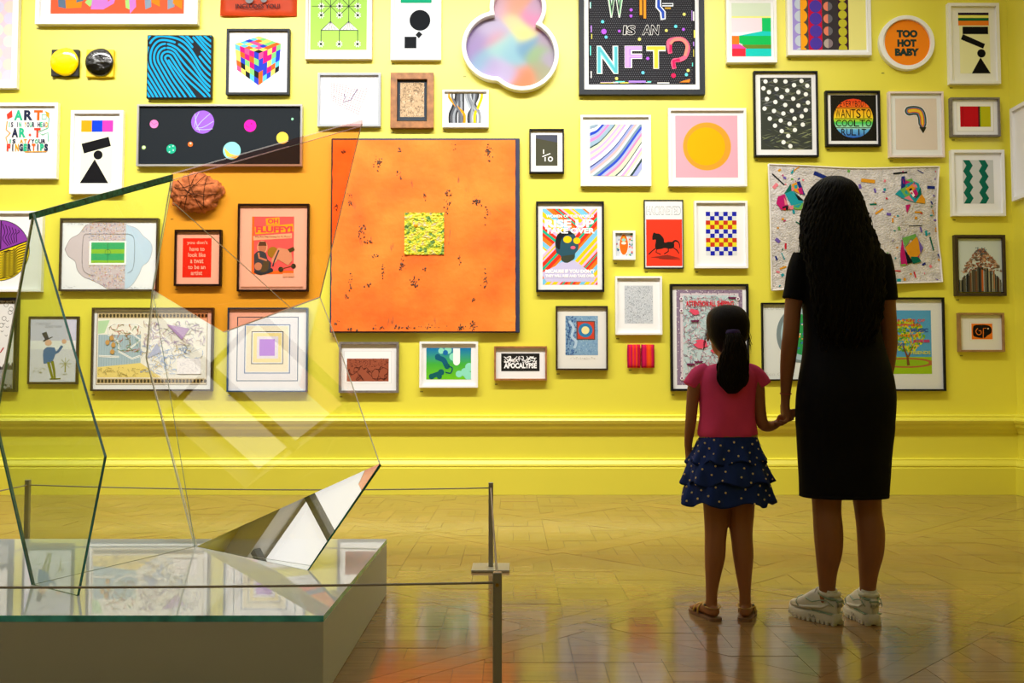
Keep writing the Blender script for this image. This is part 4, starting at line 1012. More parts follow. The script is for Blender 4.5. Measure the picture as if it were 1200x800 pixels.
# ---- 40 attention all shipping
def d(p, x0, y0, x1, y1):
    p.rect(x0, y0, x1, y1, '#8d7a92'); p.rect(797.5, 343.5, 866, 446, '#d8cdd4')
    p.speck(x0, y0, x1, y1, 900, ['#6c3c60', '#c8b8c4', '#a48ca0', '#e4dce0'], .5, 1.4, seed=3, inside=lambda x, y: not (800 < x < 864 and 346 < y < 444))
    p.rect(800.5, 346, 864, 444, '#bcd0d2'); p.squig(801, 347, 863, 443, 620, .45, ['#743c64', '#d8708c', '#f0e8ec', '#8ab4b8', '#9c5070'], seed=4, step=1.6, length=4)
    for x, y, a in ((815, 366, 4), (821, 403, 7), (838, 410, 5), (862, 417, 4), (811, 364, 3), (830, 392, 3)): p.poly([(x + a * (1 + .4 * math.sin(5 * t)) * math.cos(t), y + a * .8 * math.sin(t)) for t in [i * .5 for i in range(12)]], '#e4526c')
    for x, y in ((814, 376), (809, 427), (818, 424), (858, 349)): p.poly([(x - 5, y - 1), (x + 6, y - 1), (x + 4, y + 1.2), (x - 3.5, y + 1.2)], '#6a2048')
    p.text('ATTENTION ALL SHIPPING', 804, 352.4, 860, 358.8, '#d81028', .03)
    for x, y in ((798.5, 350), (798.5, 364), (865, 350), (798.5, 443), (866, 443)): p.disc(x, y, 2.2, '#efe8ec', 10); p.disc(x, y, 1.2, '#7c4c6c', 8)
picture('large black framed purple and red sea chart titled attention all shipping behind the girl', (786, 332.5, 878, 458), 2.6, M_black, M_mat, (793, 339.5, 870.5, 451), draw=d)
# ---- 41 eco
def d(p, x0, y0, x1, y1):
    p.text('ECO BUBBLE', 897, 358.5, 928, 363, '#b8bcb8', -.02); p.text('Eco Green', 897, 436.5, 930, 440, '#b8bcb8', -.02)
    p.disc(938, 392, 28, '#7c8c90', 40, 33); p.disc(940, 392, 25, '#a8c4cc', 40, 30); p.disc(941, 392, 18, '#2c9a52', 30, 24); p.speck(922, 370, 960, 414, 60, ['#1c6a3c', '#f0a040', '#e8e0c0', '#3c70b0'], 1, 3, seed=2)
picture('thin black framed drawing of a grey-blue oval half hidden behind the woman', (893, 354.5, 985, 446), 1.8, M_black, mat('pale_paper', '#dfe4e0', .8), (896, 357, 982, 443), draw=d, depth=.03)
# ---- 42 tree of happiness
def d(p, x0, y0, x1, y1):
    p.rect(x0, y0, x1, y1, '#52a8dc'); p.rect(x0, 418, x1, y1, '#a4cc1c'); p.disc(1062, 425, 32, '#b86c3c', 30, 6); p.disc(1062, 425, 26, '#98c420', 30, 4)
    p.speck(1043, 374, 1084, 412, 420, ['#6cb02c', '#a8cc2c', '#3c8c30', '#d4d838', '#f0c830'], 1.4, 3.4, seed=3, inside=lambda x, y: math.hypot((x - 1063) / 20, (y - 393) / 19) < 1)
    p.line([(1064, 428), (1063, 418), (1058, 405)], 3.4, '#7c4424', w1=1.4); p.line([(1064, 418), (1070, 405)], 2.2, '#7c4424', w1=.8)
    p.text('THE TREE OF', 1042, 373.8, 1084.5, 377.3, '#e83c28', .02); p.text('HAPPINESS', 1046, 379, 1079.5, 382.3, '#e83c28', .02); p.text('- MUSIC', 1063, 384.5, 1088, 389, '#2c58b0', .05, 0); p.text('SWEETS', 1048, 391.5, 1076, 394.8, '#f07c1c', .02); p.text('- JOKES', 1066, 397.8, 1089.5, 402, '#d82878', .05)
    p.text('LOVE', 1046, 402, 1060, 405.5, '#2c58b0', .05); p.text('- FRIENDS', 1063, 411, 1090, 415, '#e8e438', .02); p.text('TV', 1066, 402.5, 1071, 405.5, '#f0d838', .05)
picture('black framed bright poster of a tree listing happy things right of the woman', (1015, 348.3, 1108, 458), 2.2, M_black, M_mat, (1030, 363.5, 1091.5, 438), draw=d, glz=True)
# ---- 44 cracked desert
def d(p, x0, y0, x1, y1):
    p.rect(403, 411, 459, 449, '#dcdcdc'); p.rect(403.6, 411.6, 458.4, 448.6, '#f6f6f6'); p.rect(406.5, 420, 455.5, 446.8, '#9c5238')
    p.speck(406.7, 420.2, 455.3, 430, 300, ['#7c3c2c', '#a85c40', '#6c3426'], .4, 1.3, seed=3)
    r = random.Random(4); p.k += 1
    pts = [(r.uniform(407, 455), 428 + 18 * r.random() ** .8) for _ in range(60)]
    for a in pts:
        near = sorted(pts, key=lambda b: (a[0] - b[0]) ** 2 + (a[1] - b[1]) ** 2)[1:4]
        for b in near: p.line([a, b], .45, '#4a2018', False)
picture('grey framed photograph of cracked red desert ground', (397, 400.5, 467, 460), 2.6, M_pewter, M_mat, (401, 405, 462, 455), draw=d)
# ---- 45 green splash
def d(p, x0, y0, x1, y1):
    p.k += 1
    for i in range(20):
        t = i / 19; c1, c2, c3 = lin('#1878b0'), lin('#44b03c'), lin('#6cc41c')
        col = tuple(a * (1 - t * 2) + b * t * 2 for a, b in zip(c1, c2)) if t < .5 else tuple(a * (2 - t * 2) + b * (t * 2 - 1) for a, b in zip(c2, c3))
        p.rect(x0, y0 + (y1 - y0) * i / 20, x1, y0 + (y1 - y0) * (i + 1) / 20, col, False)
    m_ = '#8fe0c4'
    for x, y, r_ in ((517, 411, 3.5), (525, 410, 4.5), (531, 418, 4.5), (534, 421, 4), (545, 436, 5), (550, 430, 5), (538, 438, 4), (549, 440, 5)): p.disc(x, y, r_, m_, 16)
    p.rect(531, 408, 539, 424, '#f2faf8'); p.disc(535, 424, 4, '#f2faf8', 16)
    p.line(spline([(511, 418), (516, 420), (520, 422), (523, 428)], 4), 6, '#125c78'); p.disc(513, 418, 3.4, '#125c78', 14); p.disc(522, 413, 3, '#1c6cb0', 14); p.disc(524, 429, 3.4, '#125c60', 14)
    p.line(spline([(525, 429), (530, 431), (528, 437), (522, 436)], 4), 1.4, '#124c5c'); p.line([(519, 436), (505, 441)], 5.4, '#125c60'); p.disc(517, 436, 3.6, '#125c60', 14); p.disc(506, 441, 3.4, '#12605c', 14); p.disc(515, 441, 3, '#12605c', 14)
picture('white framed print of blue and mint blobs on green', (491.5, 400, 560, 454), 2.6, M_white, M_mat, (499.5, 407.5, 552, 444.5), draw=d)
# ---- 46 scrawled black and white
def d(p, x0, y0, x1, y1):
    p.rect(x0, y0, x1, y1, '#1f1e1c'); p.speck(x0, y0, x1, y1, 160, ['#44423c', '#38362f'], .4, 1, seed=3)
    p.squig(591, 417.5, 628.5, 424.5, 46, .8, ['#f4f4f4'], seed=5, step=1.5, length=4); p.text('APOCALYPSE', 590.5, 425, 629, 431.5, '#f4f4f4', .05)
picture('small wooden framed black print with white scrawled words', (579, 405.5, 641, 445.5), 2, M_oak, M_mat, (587.3, 414, 632.3, 434.8), draw=d)
# ---- 47 stadium
def d(p, x0, y0, x1, y1):
    out = spline([(76, 292), (82, 280), (92, 274), (100, 264), (112, 260), (128, 259.5), (142, 261), (150, 264), (160, 268), (167, 276), (176, 284), (178, 294), (174, 306), (167, 312), (163, 322), (155, 334), (147, 338), (128, 338), (118, 333), (108, 328), (98, 324), (91, 316), (88, 306), (80, 300), (76, 292)], 4)[:-1]
    p.poly(out, '#cbbfc4'); p.line(out + [out[0]], .5, '#8a8088')
    cp_ = [q for q in clip(out, -1, 0, -147)]
    if len(cp_) > 2: p.poly(cp_, '#bcd4e8')
    def ins(x, y):
        c = False; n = len(out)
        for i in range(n):
            a, b = out[i], out[(i + 1) % n]
            if (a[1] > y) != (b[1] > y) and x < (b[0] - a[0]) * (y - a[1]) / (b[1] - a[1]) + a[0]: c = not c
        return c and x < 146.5 and (x > 104 or (x > 86 and (y < 272)))
    p.speck(84, 260, 147, 338, 1500, ['#e4c060', '#8c80a8', '#d8909c', '#e8e4e8', '#7c9cc0', '#c08c6c'], .5, 1.1, seed=3, inside=ins)
    p.rect(104.5, 282.5, 148, 310.5, '#f4f4f0'); 
    for i, c in enumerate(('#2fa868', '#86bc34', '#2fa868', '#86bc34')): p.rect(107, 284 + (0, 8, 13, 21)[i], 146, 284 + (8, 13, 21, 24)[i], c)
    p.rect(126.1, 284, 126.6, 308, '#1c6040'); p.ring(126.4, 295.5, 3, 3.4, '#1c6040', 16); p.line(spline([(100, 274), (97, 280), (97, 312), (104, 321), (112, 322)], 4), .4, '#7a7078'); p.line(spline([(150, 274), (157, 280), (157, 312), (150, 320)], 4), .4, '#7a8898')
    p.line([(100, 274), (150, 274)], .4, '#7a7078'); p.squig(76, 261, 100, 263.5, 14, .3, ['#9aa0a8'], seed=2, step=1, length=2); p.squig(73, 335, 90, 337, 8, .3, ['#9aa0a8'], seed=3, step=1, length=2); p.squig(153, 336, 176, 338.5, 12, .3, ['#9aa0a8'], seed=4, step=1, length=2)
picture('dark framed drawing of a football stadium with a small green pitch', (69.3, 255.3, 184.5, 340.8), 2, M_brownfr, mat('pale_blue_white_paper', '#eceff2', .8), (71.5, 257.5, 182, 338.8), draw=d)
# ---- 48 red text
def d(p, x0, y0, x1, y1):
    p.rect(214, 279, 247.6, 325, '#e23a2c')
    for t, y, a, b in (("you don't", 282, 219, 243), ('have to', 289, 222, 239.5), ('look like', 296, 220.5, 241), ('a twat', 303.3, 223, 238.5), ('to be an', 310.2, 220.5, 241), ('artist', 317.3, 224, 237.5)): p.text(t, a, y, b, y + 5, '#f8f2ee', .015)
picture('small black framed red print of white words seen through amber glass', (204, 269, 258.8, 334.6), 2, M_black, M_mat, (208, 273, 255, 331), draw=d)
# ---- 49 oh fluffy
def d(p, x0, y0, x1, y1):
    p.rect(295, 253.7, 344.3, 321, '#f8923c'); p.rect(297.5, 253.7, 344.3, 317, '#f87c8c')
    p.poly([(311, 256), (327, 254.5), (327.5, 263), (311.5, 264)], '#f6d836'); p.text('OH', 313.5, 256.3, 325.8, 262, '#f0607c', .04)
    p.poly([(298, 266), (343, 262), (344, 271), (299, 274.5)], '#f6d836'); p.text('FLUFFY!', 299.5, 264.8, 342.5, 272.5, '#f0607c', .05)
    p.poly([(296.5, 276.5), (342, 273.3), (342, 279), (296.8, 281.5)], '#f4e6c8'); p.text('Why Are They Coming For My Phone?', 298.5, 276, 340.5, 279, '#4a4038', .0)
    p.disc(307.5, 289.5, 6.2, '#e8d8c0', 18, 7.6); p.disc(307.5, 290, 4.8, '#c0a088', 16, 6); p.poly([(302.5, 288), (304, 283), (311.5, 283), (312.5, 288)], '#5c5444')
    p.poly(spline([(298, 298), (303, 294), (311, 296), (314, 304), (318, 308), (316, 318), (306, 321), (299, 318), (298, 308), (298, 298)], 3)[:-1], '#3c5870'); p.disc(303, 312, 4.6, '#c8ac94', 16); p.poly([(309, 306), (316, 306), (314, 320), (305, 320)], '#54604c'); p.line([(303, 296), (304, 302), (313, 305)], 2.2, '#c8a890')
    p.poly(spline([(298, 319), (306, 322), (320, 318), (318, 314), (310, 319), (300, 317), (298, 319)], 3)[:-1], '#2c4a60')
    p.disc(320, 295.5, 6.5, '#a09c3c', 18); p.poly([(326, 290), (341, 293), (343, 305), (338, 311), (333, 308), (326, 304), (321, 310), (318, 305)], '#d8c4ac'); p.line([(327, 293), (322, 305), (320, 312)], 1.6, '#2c5070'); p.poly([(337, 292), (344, 289), (345.5, 293), (340, 296)], '#4c5834'); p.disc(329.5, 315.5, 3, '#34483c', 14); p.disc(344.3, 311.6, 2.8, '#34483c', 14); p.line([(330, 315), (344, 311)], .8, '#6c6c50')
    p.rect(332, 320, 345, 324.5, '#e8dcc8'); p.rect(283, 335.6, 356, 337, '#b8a898')
picture('black framed poster of a crouching child and toy dog reading oh fluffy', (278, 238.5, 361.5, 341), 2, M_black, M_mat, (282, 243, 358, 338), draw=d)
# ---- 50 map
def d(p, x0, y0, x1, y1):
    p.rect(x0, y0, x1, y1, '#8c7c68'); p.rect(x0 + .8, y0 + .8, x1 - .8, y1 - .8, '#efe8d8'); r = random.Random(9)
    for yy in (367, 443.5):
        p.rect(x0 + 1.4, yy, x1 - 1.4, yy + 5.6, '#b49c6c'); p.k += 1
        for i in range(31): p.disc(116.5 + i * 4.15, yy + 2.8, 1.5, '#3c3428', 8, 2.2, up=False)
    p.rect(114.5, 374, 241, 442, '#f0eee4'); p.rect(115, 392, 165, 430, '#a8c0cc'); p.k += 1
    for i in range(16): p.rect(116 + i * 3, 392, 116.3 + i * 3, 430, '#7c98a8', False)
    p.poly([(114.5, 430), (165, 425), (190, 442), (114.5, 442)], '#eed880'); p.poly([(114.5, 376), (128, 375), (122, 390), (114.5, 391)], '#b8dcb0')
    for q in ([(126, 391), (126, 384), (133, 380), (160, 380), (166, 384)], [(126, 391), (138, 400), (140, 412), (155, 420), (180, 412)], [(150, 388), (165, 398), (150, 410)], [(116, 417), (140, 418)], [(170, 378), (190, 400), (215, 378), (230, 400)], [(165, 420), (182, 398), (205, 420), (236, 408)]): p.line(q, 2.2, '#fbfbf8'); p.line(q, .4, '#8c948c')
    p.squig(128, 380, 164, 412, 60, .5, ['#c8543c', '#8c8440', '#5c8c50', '#a87838'], seed=3, step=1.8, length=4); p.squig(168, 376, 240, 405, 110, .5, ['#9c84b8', '#b89cc0', '#8c9c90', '#c8b098'], seed=5, step=2, length=4)
    p.squig(165, 405, 238, 438, 150, .5, ['#6c94d0', '#84a8dc', '#c8b058', '#a0b4d8'], seed=6, step=2, length=4); p.squig(116, 430, 165, 441, 40, .4, ['#9c8440', '#a89c60'], seed=7, step=1.4, length=3)
    p.poly([(195, 380), (222, 385), (213, 398)], '#b494c4'); p.poly([(172, 420), (184, 402), (190, 412)], '#a0a8c8')
    for x, y in ((126, 401), (131, 396), (133, 404), (132, 412)): p.disc(x, y, 2.6, '#c89858', 10, 3)
    p.rect(208, 420, 236, 438, '#f4f0f2'); p.squig(209, 421, 235, 437, 60, .25, ['#a0a0b0'], seed=8, step=1.2, length=2, inside=None)
picture('wide dark framed illustrated map with a border of tiny dark ovals', (106.5, 360.3, 249, 458), 2, M_brownfr, M_mat, (113, 365.5, 243, 451), draw=d)
# ---- 51 nested squares
def d(p, x0, y0, x1, y1):
    p.rect(x0, y0, x1, y1, '#f0eef2')
    for r_, c, f in (((277.5, 371, 349.5, 446.5), '#1c4c7c', '#e8e6ee'), ((286.5, 380, 340, 437.5), '#1c5c9c', '#f0e4c8'), ((294.5, 388, 332, 426.5), '#2c2c30', '#f0dc98')):
        p.rect(*r_, c); p.rect(r_[0] + 1, r_[1] + 1, r_[2] - 1, r_[3] - 1, '#f2f0f4'); p.rect(r_[0] + 2, r_[1] + 2, r_[2] - 2, r_[3] - 2, f)
    p.rect(301, 394, 326, 420, '#e4dcec'); p.rect(304, 397.3, 322, 416.8, '#b478e4')
picture('blue-edged framed picture of nested squares around a purple square', (266, 360.3, 360, 459), 1.4, mat('dark_blue_frame', '#1c4a7a', .4), M_mat, (268, 362.5, 358, 457), draw=d)
# ---- 52 man in top hat
def d(p, x0, y0, x1, y1):
    p.rect(x0, y0, x1, y1, '#dcdcea'); p.rect(x0, y0, x1, 406, '#cdcde6'); p.rect(x0, 399, x1, 409, '#eeeef4')
    p.text('IT WOULD', 39.5, 378, 57, 380.8, '#5c5c74', -.01, 2); p.text('GLADLY RAIN', 52, 381, 71, 384, '#5c5c74', -.01, 1)
    p.poly([(48.5, 390.5), (54, 388.5), (57, 396), (61, 394), (61.5, 395), (51, 400.5), (50, 399.5), (52.5, 397.5)], '#2c2c4c'); p.disc(56.5, 401.5, 4.2, '#e8b8a0', 14, 3.6)
    p.poly([(51, 410), (55, 406.5), (64, 407), (66, 412), (63.5, 420), (61, 425), (51.5, 426), (50.5, 416)], '#3c6ca8'); p.line([(63, 414), (68, 412), (73, 405)], 3, '#3c6ca8'); p.disc(75, 400, 2.8, '#e8b49c', 12)
    p.line([(57, 424), (60, 435), (62.5, 443)], 3.6, '#84841c', w1=2.6); p.line([(61.5, 423), (64, 434), (65, 443)], 3.6, '#84841c', w1=2.4); p.line([(59, 444), (72, 443.5)], 1.4, '#6c6c1c')
    for i in range(8): a = i * .785; p.line([(77, 426), (77 + 7 * math.cos(a), 426 + 7 * math.sin(a))], .6, '#a8a870', i == 0)
    p.line([(77, 427), (77, 436)], 1.6, '#a8a870'); p.squig(38, 431, 54, 437, 16, .4, ['#a8a880'], seed=3, step=1.2, length=2); p.squig(73, 437.5, 81, 439, 6, .4, ['#a8a880'], seed=4, step=1.2, length=2)
picture('thin dark framed cartoon of a man in a blue coat and top hat', (32.5, 370.5, 91.5, 450), 2.2, M_brownfr, None, (35, 373, 89, 447.3), draw=d, depth=.025, rec=.008)
# ---- 53 half disc
def d(p, x0, y0, x1, y1):
    import itertools
    cx, cy_, r_ = -1, 293.5, 35
    p.disc(cx, cy_, r_ + .8, '#18100c', 60)
    p.disc(cx, cy_, r_, '#8a3ca4', 60); yl = [(cx + r_ * math.cos(R(a)), cy_ + r_ * math.sin(R(a))) for a in range(-18, 175, 4)]; p.poly(yl + [(-30, 306)], '#f0d41c')
    p.rect(0, 258, 1.2, 292, '#18100c'); p.line([(-8, 297), (33, 282)], 1.4, '#18100c')
    r = random.Random(4)
    for k in range(9):
        o = k * 4.2; p.line(spline([(2 + o * .9, 262 + abs(o) * .35), (5 + o * .8, 272), (3 + o * .75, 280 - o * .25), (9 + o * .5, 288 - o * .2)][:4], 5), .9, '#2c1038', k == 0) if math.hypot(3 + o * .9, 24) < r_ - 1 else None
    for k in range(13):
        y = 292 + k * 3.0; pts = [(-6, y + 2), (3, y + 4), (9, y - 3), (14, y + 2), (20, y - 5), (27, y - 8), (33, y - 10)]
        pts = [q for q in spline(pts, 4) if math.hypot(q[0] - cx, q[1] - cy_) < r_ - .8 and q[1] > 296 - (q[0]) * .36]
        if len(pts) > 2: p.line(pts, 1.2, '#2c1a08', k == 0)
picture('white framed print of a purple and yellow marbled disc at left edge', (-44, 247, 49, 341.5), 3, M_white, M_mat, (-36, 253, 43, 336), draw=d)
# ---- 54 skyline
def d(p, x0, y0, x1, y1):
    p.rect(x0, y0, x1, y1, '#ecebe8'); 
    for i, (x, y) in enumerate(((6, 357), (11, 366), (4, 373), (1, 381), (12, 362))): p.ring(x, y, 2.2, 2.7, '#5a5650', 12)
    for x, y in ((8, 376), (4, 379), (8, 383), (7, 393), (2, 388)): p.line([(x - 1.6, y - .6), (x, y + .8), (x + 1.6, y - .6)], .5, '#403c38')
    p.line(spline([(-6, 410), (0, 413), (4.5, 407)], 4), 1.4, '#b02c2c'); r = random.Random(3)
    for i in range(14): x = -10 + i * 2.0; h_ = r.uniform(3, 14); p.poly([(x, 434), (x, 434 - h_ * .7), (x + 1, 434 - h_), (x + 2.1, 434 - h_ * .6), (x + 2.1, 434)], r.choice(['#3c3a38', '#282624', '#55524e']))
    p.rect(x0, 433, x1, y1, '#9a9a98'); p.speck(x0, 433, x1, y1, 160, ['#7c7c7a', '#b4b4b2'], .4, 1, seed=2); p.squig(x0, 450, x1, y1, 30, .7, ['#181614'], seed=3); p.squig(x0, y0, x1, y0 + 3, 24, .7, ['#4c2018', '#181614'], seed=5)
picture('black framed grey ink drawing of birds over a skyline at left edge', (-44, 348.5, 19.5, 459), 3.2, M_black, None, (-40, 352, 15.8, 456), draw=d)
# ---- 56 picture on the right wall
def right_pic():
    y1_ = 7.80; y0_ = 7.15; z1_ = P(600, 128, y1_).z; z0_ = P(600, 236, y1_).z; x = RX - .001
    root = empty('framed_print', (x, (y0_ + y1_) / 2, z0_), 'white frame on the adjoining wall at the right photo edge', 'picture')
    bm = bmesh.new(); f = .03
    for a in ((y0_, z0_, y1_, z0_ + f), (y0_, z1_ - f, y1_, z1_), (y0_, z0_ + f, y0_ + f, z1_ - f), (y1_ - f, z0_ + f, y1_, z1_ - f)): box(bm, x - .04, a[0], a[1], x, a[2], a[3])
    obj('frame', bm, M_white, root); bm = bmesh.new(); box(bm, x - .02, y0_ + f * .9, z0_ + f * .9, x - .015, y1_ - f * .9, z1_ - f * .9); obj('mount', bm, M_mat, root)
right_pic()

# ================================================================ 43 big orange canvas
yf = WALLY - .06; R4 = (387, 161.5, 609, 389.5)
root = empty('orange_painting', (P(498, 275, yf).x, WALLY - .001, P(600, 389.5, yf).z), 'large weathered orange painting with a small yellow square at its centre', 'painting')
def Wp(px, py, y, cy=275): return P(px, cy, y).x, P(600, py, y).z
(x0, z1), (x1, z0) = Wp(387, 161.5, yf), Wp(609, 389.5, yf)
bm = bmesh.new(); box(bm, x0, yf + .012, z0, x1, WALLY - .001, z1); bmesh.ops.bevel(bm, geom=bm.edges[:], offset=.004, segments=1, affect='EDGES'); obj('backing_board', bm, mat('navy_board_edge', '#232a50', .6), root)
m = bpy.data.materials.new('weathered_orange_paint'); m.use_nodes = True; n = m.node_tree.nodes; L = m.node_tree.links; b = n['Principled BSDF']; b.inputs['Roughness'].default_value = .65; b.inputs['Specular IOR Level'].default_value = .25
tc = n.new('ShaderNodeTexCoord')
def nz(scale, det=5, sc3=(1, 1, 1)):
    mp = n.new('ShaderNodeMapping'); mp.inputs['Scale'].default_value = sc3; L.new(tc.outputs['Object'], mp.inputs['Vector'])
    t = n.new('ShaderNodeTexNoise'); t.inputs['Scale'].default_value = scale; t.inputs['Detail'].default_value = det; L.new(mp.outputs[0], t.inputs['Vector']); return t
def ramp(t, els):
    r = n.new('ShaderNodeValToRGB'); e = r.color_ramp.elements
    e[0].position, e[0].color = els[0]; e[1].position, e[1].color = els[1]
    for p_, c in els[2:]: q = e.new(p_); q.color = c
    L.new(t, r.inputs['Fac']); return r
c_ = lambda h: (*lin(h), 1)
r1 = ramp(nz(2.2, 6).outputs['Fac'], [(.3, c_('#f06020')), (.7, c_('#fa9034')), (.5, c_('#f87a28'))])
r2 = ramp(nz(16, 8, (1, 1, .28)).outputs['Fac'], [(.665, (0, 0, 0, 1)), (.74, (1, 1, 1, 1))])
mx = n.new('ShaderNodeMix'); mx.data_type = 'RGBA'; L.new(r2.outputs[0], mx.inputs[0]); L.new(r1.outputs[0], mx.inputs[6]); mx.inputs[7].default_value = c_('#8c5434')
L.new(mx.outputs[2], b.inputs['Base Color'])
u = n.new('ShaderNodeBump'); u.inputs['Strength'].default_value = .35; u.inputs['Distance'].default_value = .01; L.new(nz(20, 8).outputs['Fac'], u.inputs['Height']); L.new(u.outputs['Normal'], b.inputs['Normal'])
M_or = m
bm = bmesh.new(); (a0, b1), (a1, b0) = Wp(389, 164, yf), Wp(604, 388, yf)
NX = 40
g = [[bm.verts.new((a0 + (a1 - a0) * i / NX + (.004 * noise.noise(Vector((0, j * .5, 0))) if i in (0, NX) else 0), yf + .003 * noise.noise(Vector((i * .3, j * .3, 2))), b0 + (b1 - b0) * j / NX)) for j in range(NX + 1)] for i in range(NX + 1)]
for i in range(NX):
    for j in range(NX): bm.faces.new((g[i][j], g[i + 1][j], g[i + 1][j + 1], g[i][j + 1]))
bmesh.ops.solidify(bm, geom=bm.faces[:], thickness=-.011) if False else None
e = [x for x in bm.edges if x.is_boundary]; ex = bmesh.ops.extrude_edge_only(bm, edges=e)
for v in ex['geom']:
    if isinstance(v, bmesh.types.BMVert): v.co.y = yf + .0125
obj('painted_canvas', bm, M_or, root)
# encrusted paint lumps
bm = bmesh.new(); r = random.Random(12)
for (px, py, n_, sx, sy) in ((401, 177, 14, 2.5, 4), (443, 191, 34, 4, 7), (467, 176, 14, 2, 4), (468, 207, 16, 2.5, 6), (573, 178, 30, 4, 10), (525, 233, 34, 4, 13), (558, 237, 44, 5, 5), (410, 232, 16, 2.5, 8), (498, 229, 8, 2, 5), (424, 272, 26, 4, 9), (394, 242, 12, 2, 8), (411, 330, 20, 1.6, 12), (449, 318, 20, 3, 9), (471, 311, 24, 4, 7), (486, 331, 30, 4, 7), (432, 335, 10, 4, 3),
                       (568, 325, 24, 3, 14), (438, 300, 14, 5, 3), (497, 316, 5, 3, 2), (555, 350, 6, 2, 3), (554, 382, 26, 5, 4), (540, 384, 20, 5, 3), (443, 384, 10, 6, 2), (415, 386, 10, 6, 2), (570, 252, 10, 2, 8), (532, 172, 5, 2, 4), (539, 302, 8, 2, 6), (431, 283, 8, 5, 2), (407, 347, 8, 3, 4), (395, 380, 8, 4, 4), (470, 384, 14, 20, 2), (500, 383, 14, 20, 2)):
    for _ in range(n_):
        x, z = Wp(px + r.gauss(0, sx * .55), py + r.gauss(0, sy * .55), yf)
        if not (a0 < x < a1 and b0 < z < b1): continue
        s_ = r.uniform(.002, .0065); ball(bm, (x, yf, z), (s_ * r.uniform(.6, 1.6), s_ * .9, s_ * r.uniform(.7, 2)), 6)
o = obj('crusted_paint', bm, mat('crusted_brown_paint', '#5c3f30', .8, var=(90, .9)), root, True); o['kind'] = 'stuff'
bm = bmesh.new(); (x0, z1), (x1, z0) = Wp(474, 249.3, yf), Wp(520.5, 298.3, yf); NX = 44
g = [[bm.verts.new((x0 + (x1 - x0) * i / NX, yf - .006 - .012 * abs(noise.noise(Vector((i * .22, j * .35, 3)))) - (.006 * abs(noise.noise(Vector((i * .6, j * .6, 9))))), z0 + (z1 - z0) * j / NX)) for j in range(NX + 1)] for i in range(NX + 1)]
for i in range(NX):
    for j in range(NX): bm.faces.new((g[i][j], g[i + 1][j], g[i + 1][j + 1], g[i][j + 1]))
e = [x for x in bm.edges if x.is_boundary]; ex = bmesh.ops.extrude_edge_only(bm, edges=e)
for v in ex['geom']:
    if isinstance(v, bmesh.types.BMVert): v.co.y = yf + .002
m = bpy.data.materials.new('impasto_yellow_green'); m.use_nodes = True; n = m.node_tree.nodes; L = m.node_tree.links; b = n['Principled BSDF']; tc = n.new('ShaderNodeTexCoord')
r1 = ramp(nz(24, 4).outputs['Fac'], [(.34, c_('#4c7a30')), (.75, c_('#b8b4ac')), (.43, c_('#a8b81c')), (.5, c_('#e6d81c')), (.6, c_('#c8b840'))]); L.new(r1.outputs[0], b.inputs['Base Color']); b.inputs['Roughness'].default_value = .5
obj('impasto_square', bm, m, root)
bm = bmesh.new(); x, z = Wp(487.5, 264, yf); ball(bm, (x, yf - .014, z), (.016, .008, .019), 14); obj('orange_button', bm, mat('orange_button', '#f0a010', .4), root, True)
labels_n.append((390, 393, 'x'))

# ================================================================ 36 quilt
yq = WALLY - .055
root = empty('quilt', (P(1002, 330, yq).x, WALLY - .001, P(600, 340, yq).z), 'pale grey patchwork quilt with bright fabric scraps hanging behind the woman', 'textile')
def qmap(u, v):
    """u,v in 0..1 to px; wavy outline"""
    tl, tr, br, bl = (901, 193), (1102, 196), (1105, 330), (903.5, 340)
    x = (tl[0] * (1 - u) + tr[0] * u) * (1 - v) + (bl[0] * (1 - u) + br[0] * u) * v
    y = (tl[1] * (1 - u) + tr[1] * u) * (1 - v) + (bl[1] * (1 - u) + br[1] * u) * v
    x += (u ** 4) * (-4.5 * math.sin(math.pi * min(1, v * 1.25)) - 1) ; y += 2.6 * math.sin(math.pi * u) * (1 - v) - 1.5 * math.sin(math.pi * u) * v
    return x, y
def qdepth(u, v): return yq - .012 * math.sin(u * 9 + v * 3) - .014 * (u ** 6) * math.sin(v * 6) - .008 * math.sin(v * 5) - .012 * (1 - v) ** 8
def qpt(u, v, off=0):
    x, y = qmap(u, v); X, Z = Wp(x, y, yq, 265); return Vector((X, qdepth(u, v) - off, Z))
bm = bmesh.new(); NU, NV = 120, 84
g = [[bm.verts.new(qpt(i / NU, j / NV, .0022 * abs(math.sin(j * 1.57 + 2.2 * noise.noise(Vector((i * .06, j * .06, 0)))))) ) for j in range(NV + 1)] for i in range(NU + 1)]
for i in range(NU):
    for j in range(NV): bm.faces.new((g[i][j], g[i + 1][j], g[i + 1][j + 1], g[i][j + 1]))
e = [x for x in bm.edges if x.is_boundary]; ex = bmesh.ops.extrude_edge_only(bm, edges=e)
for v in ex['geom']:
    if isinstance(v, bmesh.types.BMVert): v.co.y += .010
m = mat('quilted_linen', '#cfcac8', .95, bump=(75, .9, .014), var=(16, .22), spec=.1); obj('backing', bm, m, root, True)
bm = bmesh.new(); lp = [qpt(i / 60, 0, .003) for i in range(61)] + [qpt(1, j / 40, .003) for j in range(1, 41)] + [qpt(1 - i / 60, 1, .003) for i in range(1, 61)] + [qpt(0, 1 - j / 40, .003) for j in range(1, 41)]
tube(bm, lp, .007, 8, up=Vector((0, 1, 0))); obj('binding', bm, mat('pale_binding', '#e4e0dc', .9), root, True)
bm = bmesh.new(); lay = bm.loops.layers.float_color.new('Ink')
def uv_of(px, py):
    u, v = (px - 901) / 202, (py - 194) / 140
    for _ in range(12):
        x, y = qmap(u, v); u += (px - x) / 202; v += (py - y) / 140
    return min(max(u, .004), .996), min(max(v, .004), .996)
